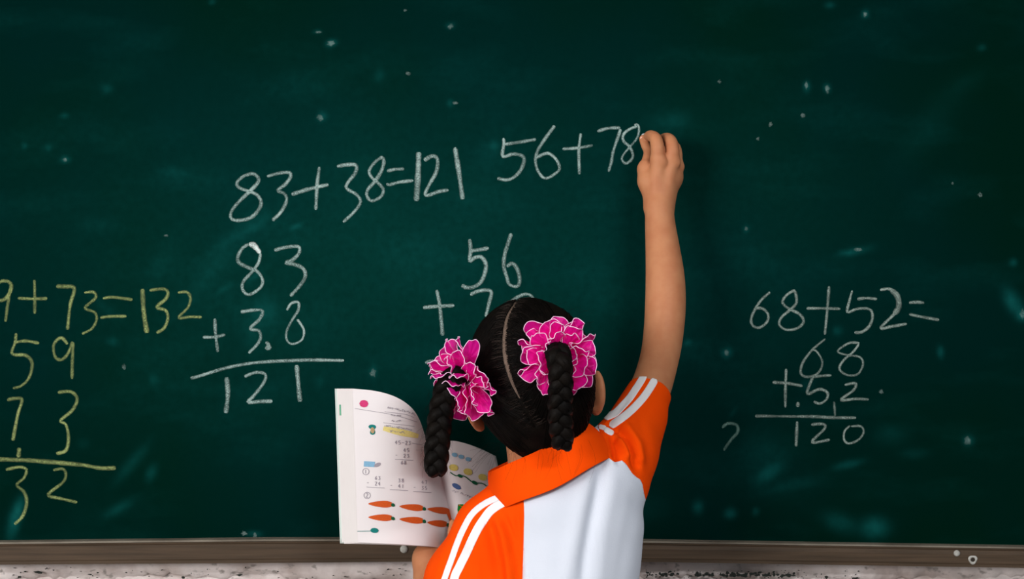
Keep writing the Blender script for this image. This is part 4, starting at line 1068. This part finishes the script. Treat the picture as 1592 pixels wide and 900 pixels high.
car = lambda t: np.interp(t, [0, .1, .35, .65, .85, 1], [.10, .38, .78, 1, .95, .6])
for (x0, y0, x1, y1) in [(573, 783, 609, 784), (621, 787, 657, 790), (664, 791, 698, 795), (573, 804, 609, 805), (621, 807, 657, 809.5), (664, 812, 694, 815)]:
    decal('printed_carrot', cu, pgL, [lens(x0, y0, x1, y1, 5.3, 11, car)], 'carrot')
    decal('printed_leaf', cu, pgL, [lens(x1 - 1, y1 - 1, x1 + 5, y1 + 3, 2.6, 5)], 'leaf')
decal('printed_flower', cu, pgL, [lens(559, 627, 573, 628, 5.5)], 'pink', 'printed pink blossom')
decal('printed_header_line', cu, pgL, [[(x, 633 + (x - 540) * .16 + (max(0, x - 600) ** 1.6) * .012, .35) for x in range(552, 650, 6)]], 'grey')
decal('highlight_band', cu, pgL, [lens(596, 666, 650, 678, 5.2, 12, lambda t: .6 + .4 * math.sin(math.pi * t))], 'yellow', 'yellow highlighted line of print')
decal('printed_figure', cu, pgL, [lens(573, 663, 585, 664, 3.5), lens(579, 668, 580, 676, 4)], 'teal'); decal('printed_figure', cu, pgL, [lens(579, 664, 580, 674, 3.0)], 'tan', off=.0009)
decal('printed_banner', cu, pgL, [lens(566, 721, 583, 722, 4.2, 6, lambda t: 1)], 'blue'); decal('printed_banner', cu, pgL, [lens(582, 725, 592, 720, 2.8)], 'grey')
decal('printed_tag', cu, pgL, [lens(576, 824, 589, 825, 3.8)], 'teal'); decal('printed_tag_line', cu, pgL, [lens(549, 826, 577, 825.5, .5, 6, lambda t: 1)], 'teal')
q = [page_pt(cu, 0, v) for v in (.10, .17)]
mesh('printed_mark', [tuple(P(a[0] + dx, a[1] + 1, a[2] + .0275)) for a in q for dx in (-21.5, -17.5)], [(0, 1, 3, 2)], M['ink_mint'], pgL, False)
DG = {'0': [(.5, 0), (.1, .3), (.1, .7), (.5, 1), (.9, .7), (.9, .3), (.5, 0)], '1': [(.5, 0), (.5, 1)], '2': [(.1, .2), (.5, 0), (.9, .25), (.1, 1), (.9, 1)],
      '3': [(.1, .05), (.85, .1), (.4, .45), (.9, .7), (.4, 1), (.1, .9)], '4': [(.6, 1), (.6, 0), (.1, .65), (.95, .65)], '5': [(.85, 0), (.2, 0), (.15, .45), (.8, .5), (.8, .9), (.1, 1)],
      '6': [(.8, 0), (.2, .5), (.2, .9), (.8, .95), (.8, .55), (.2, .6)], '7': [(.1, 0), (.9, 0), (.4, 1)], '8': [(.5, .45), (.15, .2), (.5, 0), (.85, .2), (.1, .75), (.5, 1), (.9, .75), (.5, .45)],
      '+': [(0, .5), (1, .5)], '9': [(.8, .4), (.3, .45), (.2, .1), (.8, .05), (.8, 1)]}
def line_of(txt, x, y, sz, gap=1.35, slope=.05):
    out = []
    for i, ch in enumerate(txt):
        if ch == ' ': continue
        pts = catmull([(x + i * sz * .7 * gap + a * sz * .6, y + slope * i * sz + c_ * sz) for a, c_ in DG[ch]], 2); out.append([(p[0], p[1], .48) for p in pts])
    return out
def printed_sum(x, y, top, bot, res=None, sl=.06):
    st = line_of(top, x + 12, y, 5.5) + line_of('+', x, y + 8.5, 4) + line_of(bot, x + 12, y + 8.8, 5.5)
    st.append([(x - 1 + t * 28, y + 17 + sl * t * 28, .4) for t in np.linspace(0, 1, 6)])
    if res: st += line_of(res, x + 8, y + 19.5, 5.2)
    decal('printed_sum', cu, pgL, st, 'grey')
printed_sum(615, 697, '45', '23', '68'); printed_sum(571, 740, '63', '24'); printed_sum(607, 744, '38', '41'); printed_sum(643, 747, '47', '35')
decal('printed_sum', cu, pgL, line_of('45+23', 614, 685, 5.5, 1.35, .04) + [[(640 + 3 * i, 689 + i * .5, .35) for i in range(6)]], 'grey')
for (x, y) in ((569, 733), (571, 770)):
    decal('printed_circle', cu, pgL, [[(x + 5 * math.cos(a), y + 5 * math.sin(a), .45) for a in np.linspace(0, 2 * math.pi, 14)]] + line_of('1' if y < 750 else '2', x - 2, y - 3, 6), 'grey')
def scribble(x0, x1, y, sl, h, n, curve=0):
    out = []
    for i in range(n):
        x = x0 + (x1 - x0) * i / n; yy = y + sl * (x - x0) + curve * ((x - x0) / (x1 - x0)) ** 2
        for _ in range(3):
            a = (x + random.uniform(0, 2.6), yy + random.uniform(-h, h)); b2 = (a[0] + random.uniform(-.3, 2.6), yy + random.uniform(-h, h)); out.append([(a[0], a[1], .34), ((a[0] + b2[0]) / 2, (a[1] + b2[1]) / 2, .34), (b2[0], b2[1], .34)])
    return out
for (x0, x1, y, sl, n, cv_) in [(601, 645, 634, .12, 12, 6), (607, 624, 645, .08, 4, 0), (608, 622, 654, .05, 5, 0), (598, 640, 662, .12, 12, 2), (604, 628, 670, .1, 7, 0)]:
    decal('printed_text', cu, pgL, scribble(x0, x1, y, sl, 1.7, n, cv_), 'grey', off=.0011)
decal('printed_rule', cu, pgL, [[(x, 640 + (x - 598) * .12 + (max(0, x - 625) ** 2) * .012, .32) for x in range(598, 645, 5)], [(x, 657 + (x - 596) * .12, .3) for x in range(596, 650, 6)]], 'grey')
# right-hand page
for i, (x, y) in enumerate([(706, 706), (716, 709), (727, 713)]): decal('printed_bird', cr, pgR, [lens(x - 4, y, x + 5, y + 2, 3.2)], 'blue')
for i, (x, y) in enumerate([(705, 727), (727, 733.5), (750, 742)]): decal('printed_duck', cr, pgR, [lens(x - 7, y - 2, x + 7, y + 2, 5.0)], 'gold')
decal('printed_vine', cr, pgR, [[(x, 734 + (x - 700) * .40 + 2.2 * math.sin((x - 700) * .22), .8) for x in range(700, 758, 4)], lens(711, 738, 719, 742, 2.4), lens(733, 748, 742, 753, 2.6)], 'leaf')
decal('printed_fish', cr, pgR, [lens(703, 752, 716, 760, 3.6)], 'navyink'); decal('printed_text', cr, pgR, scribble(703, 735, 763, .36, 1.3, 9), 'grey')
decal('printed_panel', cr, pgR, [lens(711, 800, 735, 806, 13, 6, lambda t: 1)], 'tan'); decal('printed_tree', cr, pgR, [[(716, 784, 4.0), (716, 792, 4.6), (717, 800, 4.4), (717, 808, 4.6)]], 'green', off=.0012)
decal('printed_panel_border', cr, pgR, [[(713 + i * 4, 785 + i * 1.9, .6) for i in range(8)]], 'carrot', off=.0012)
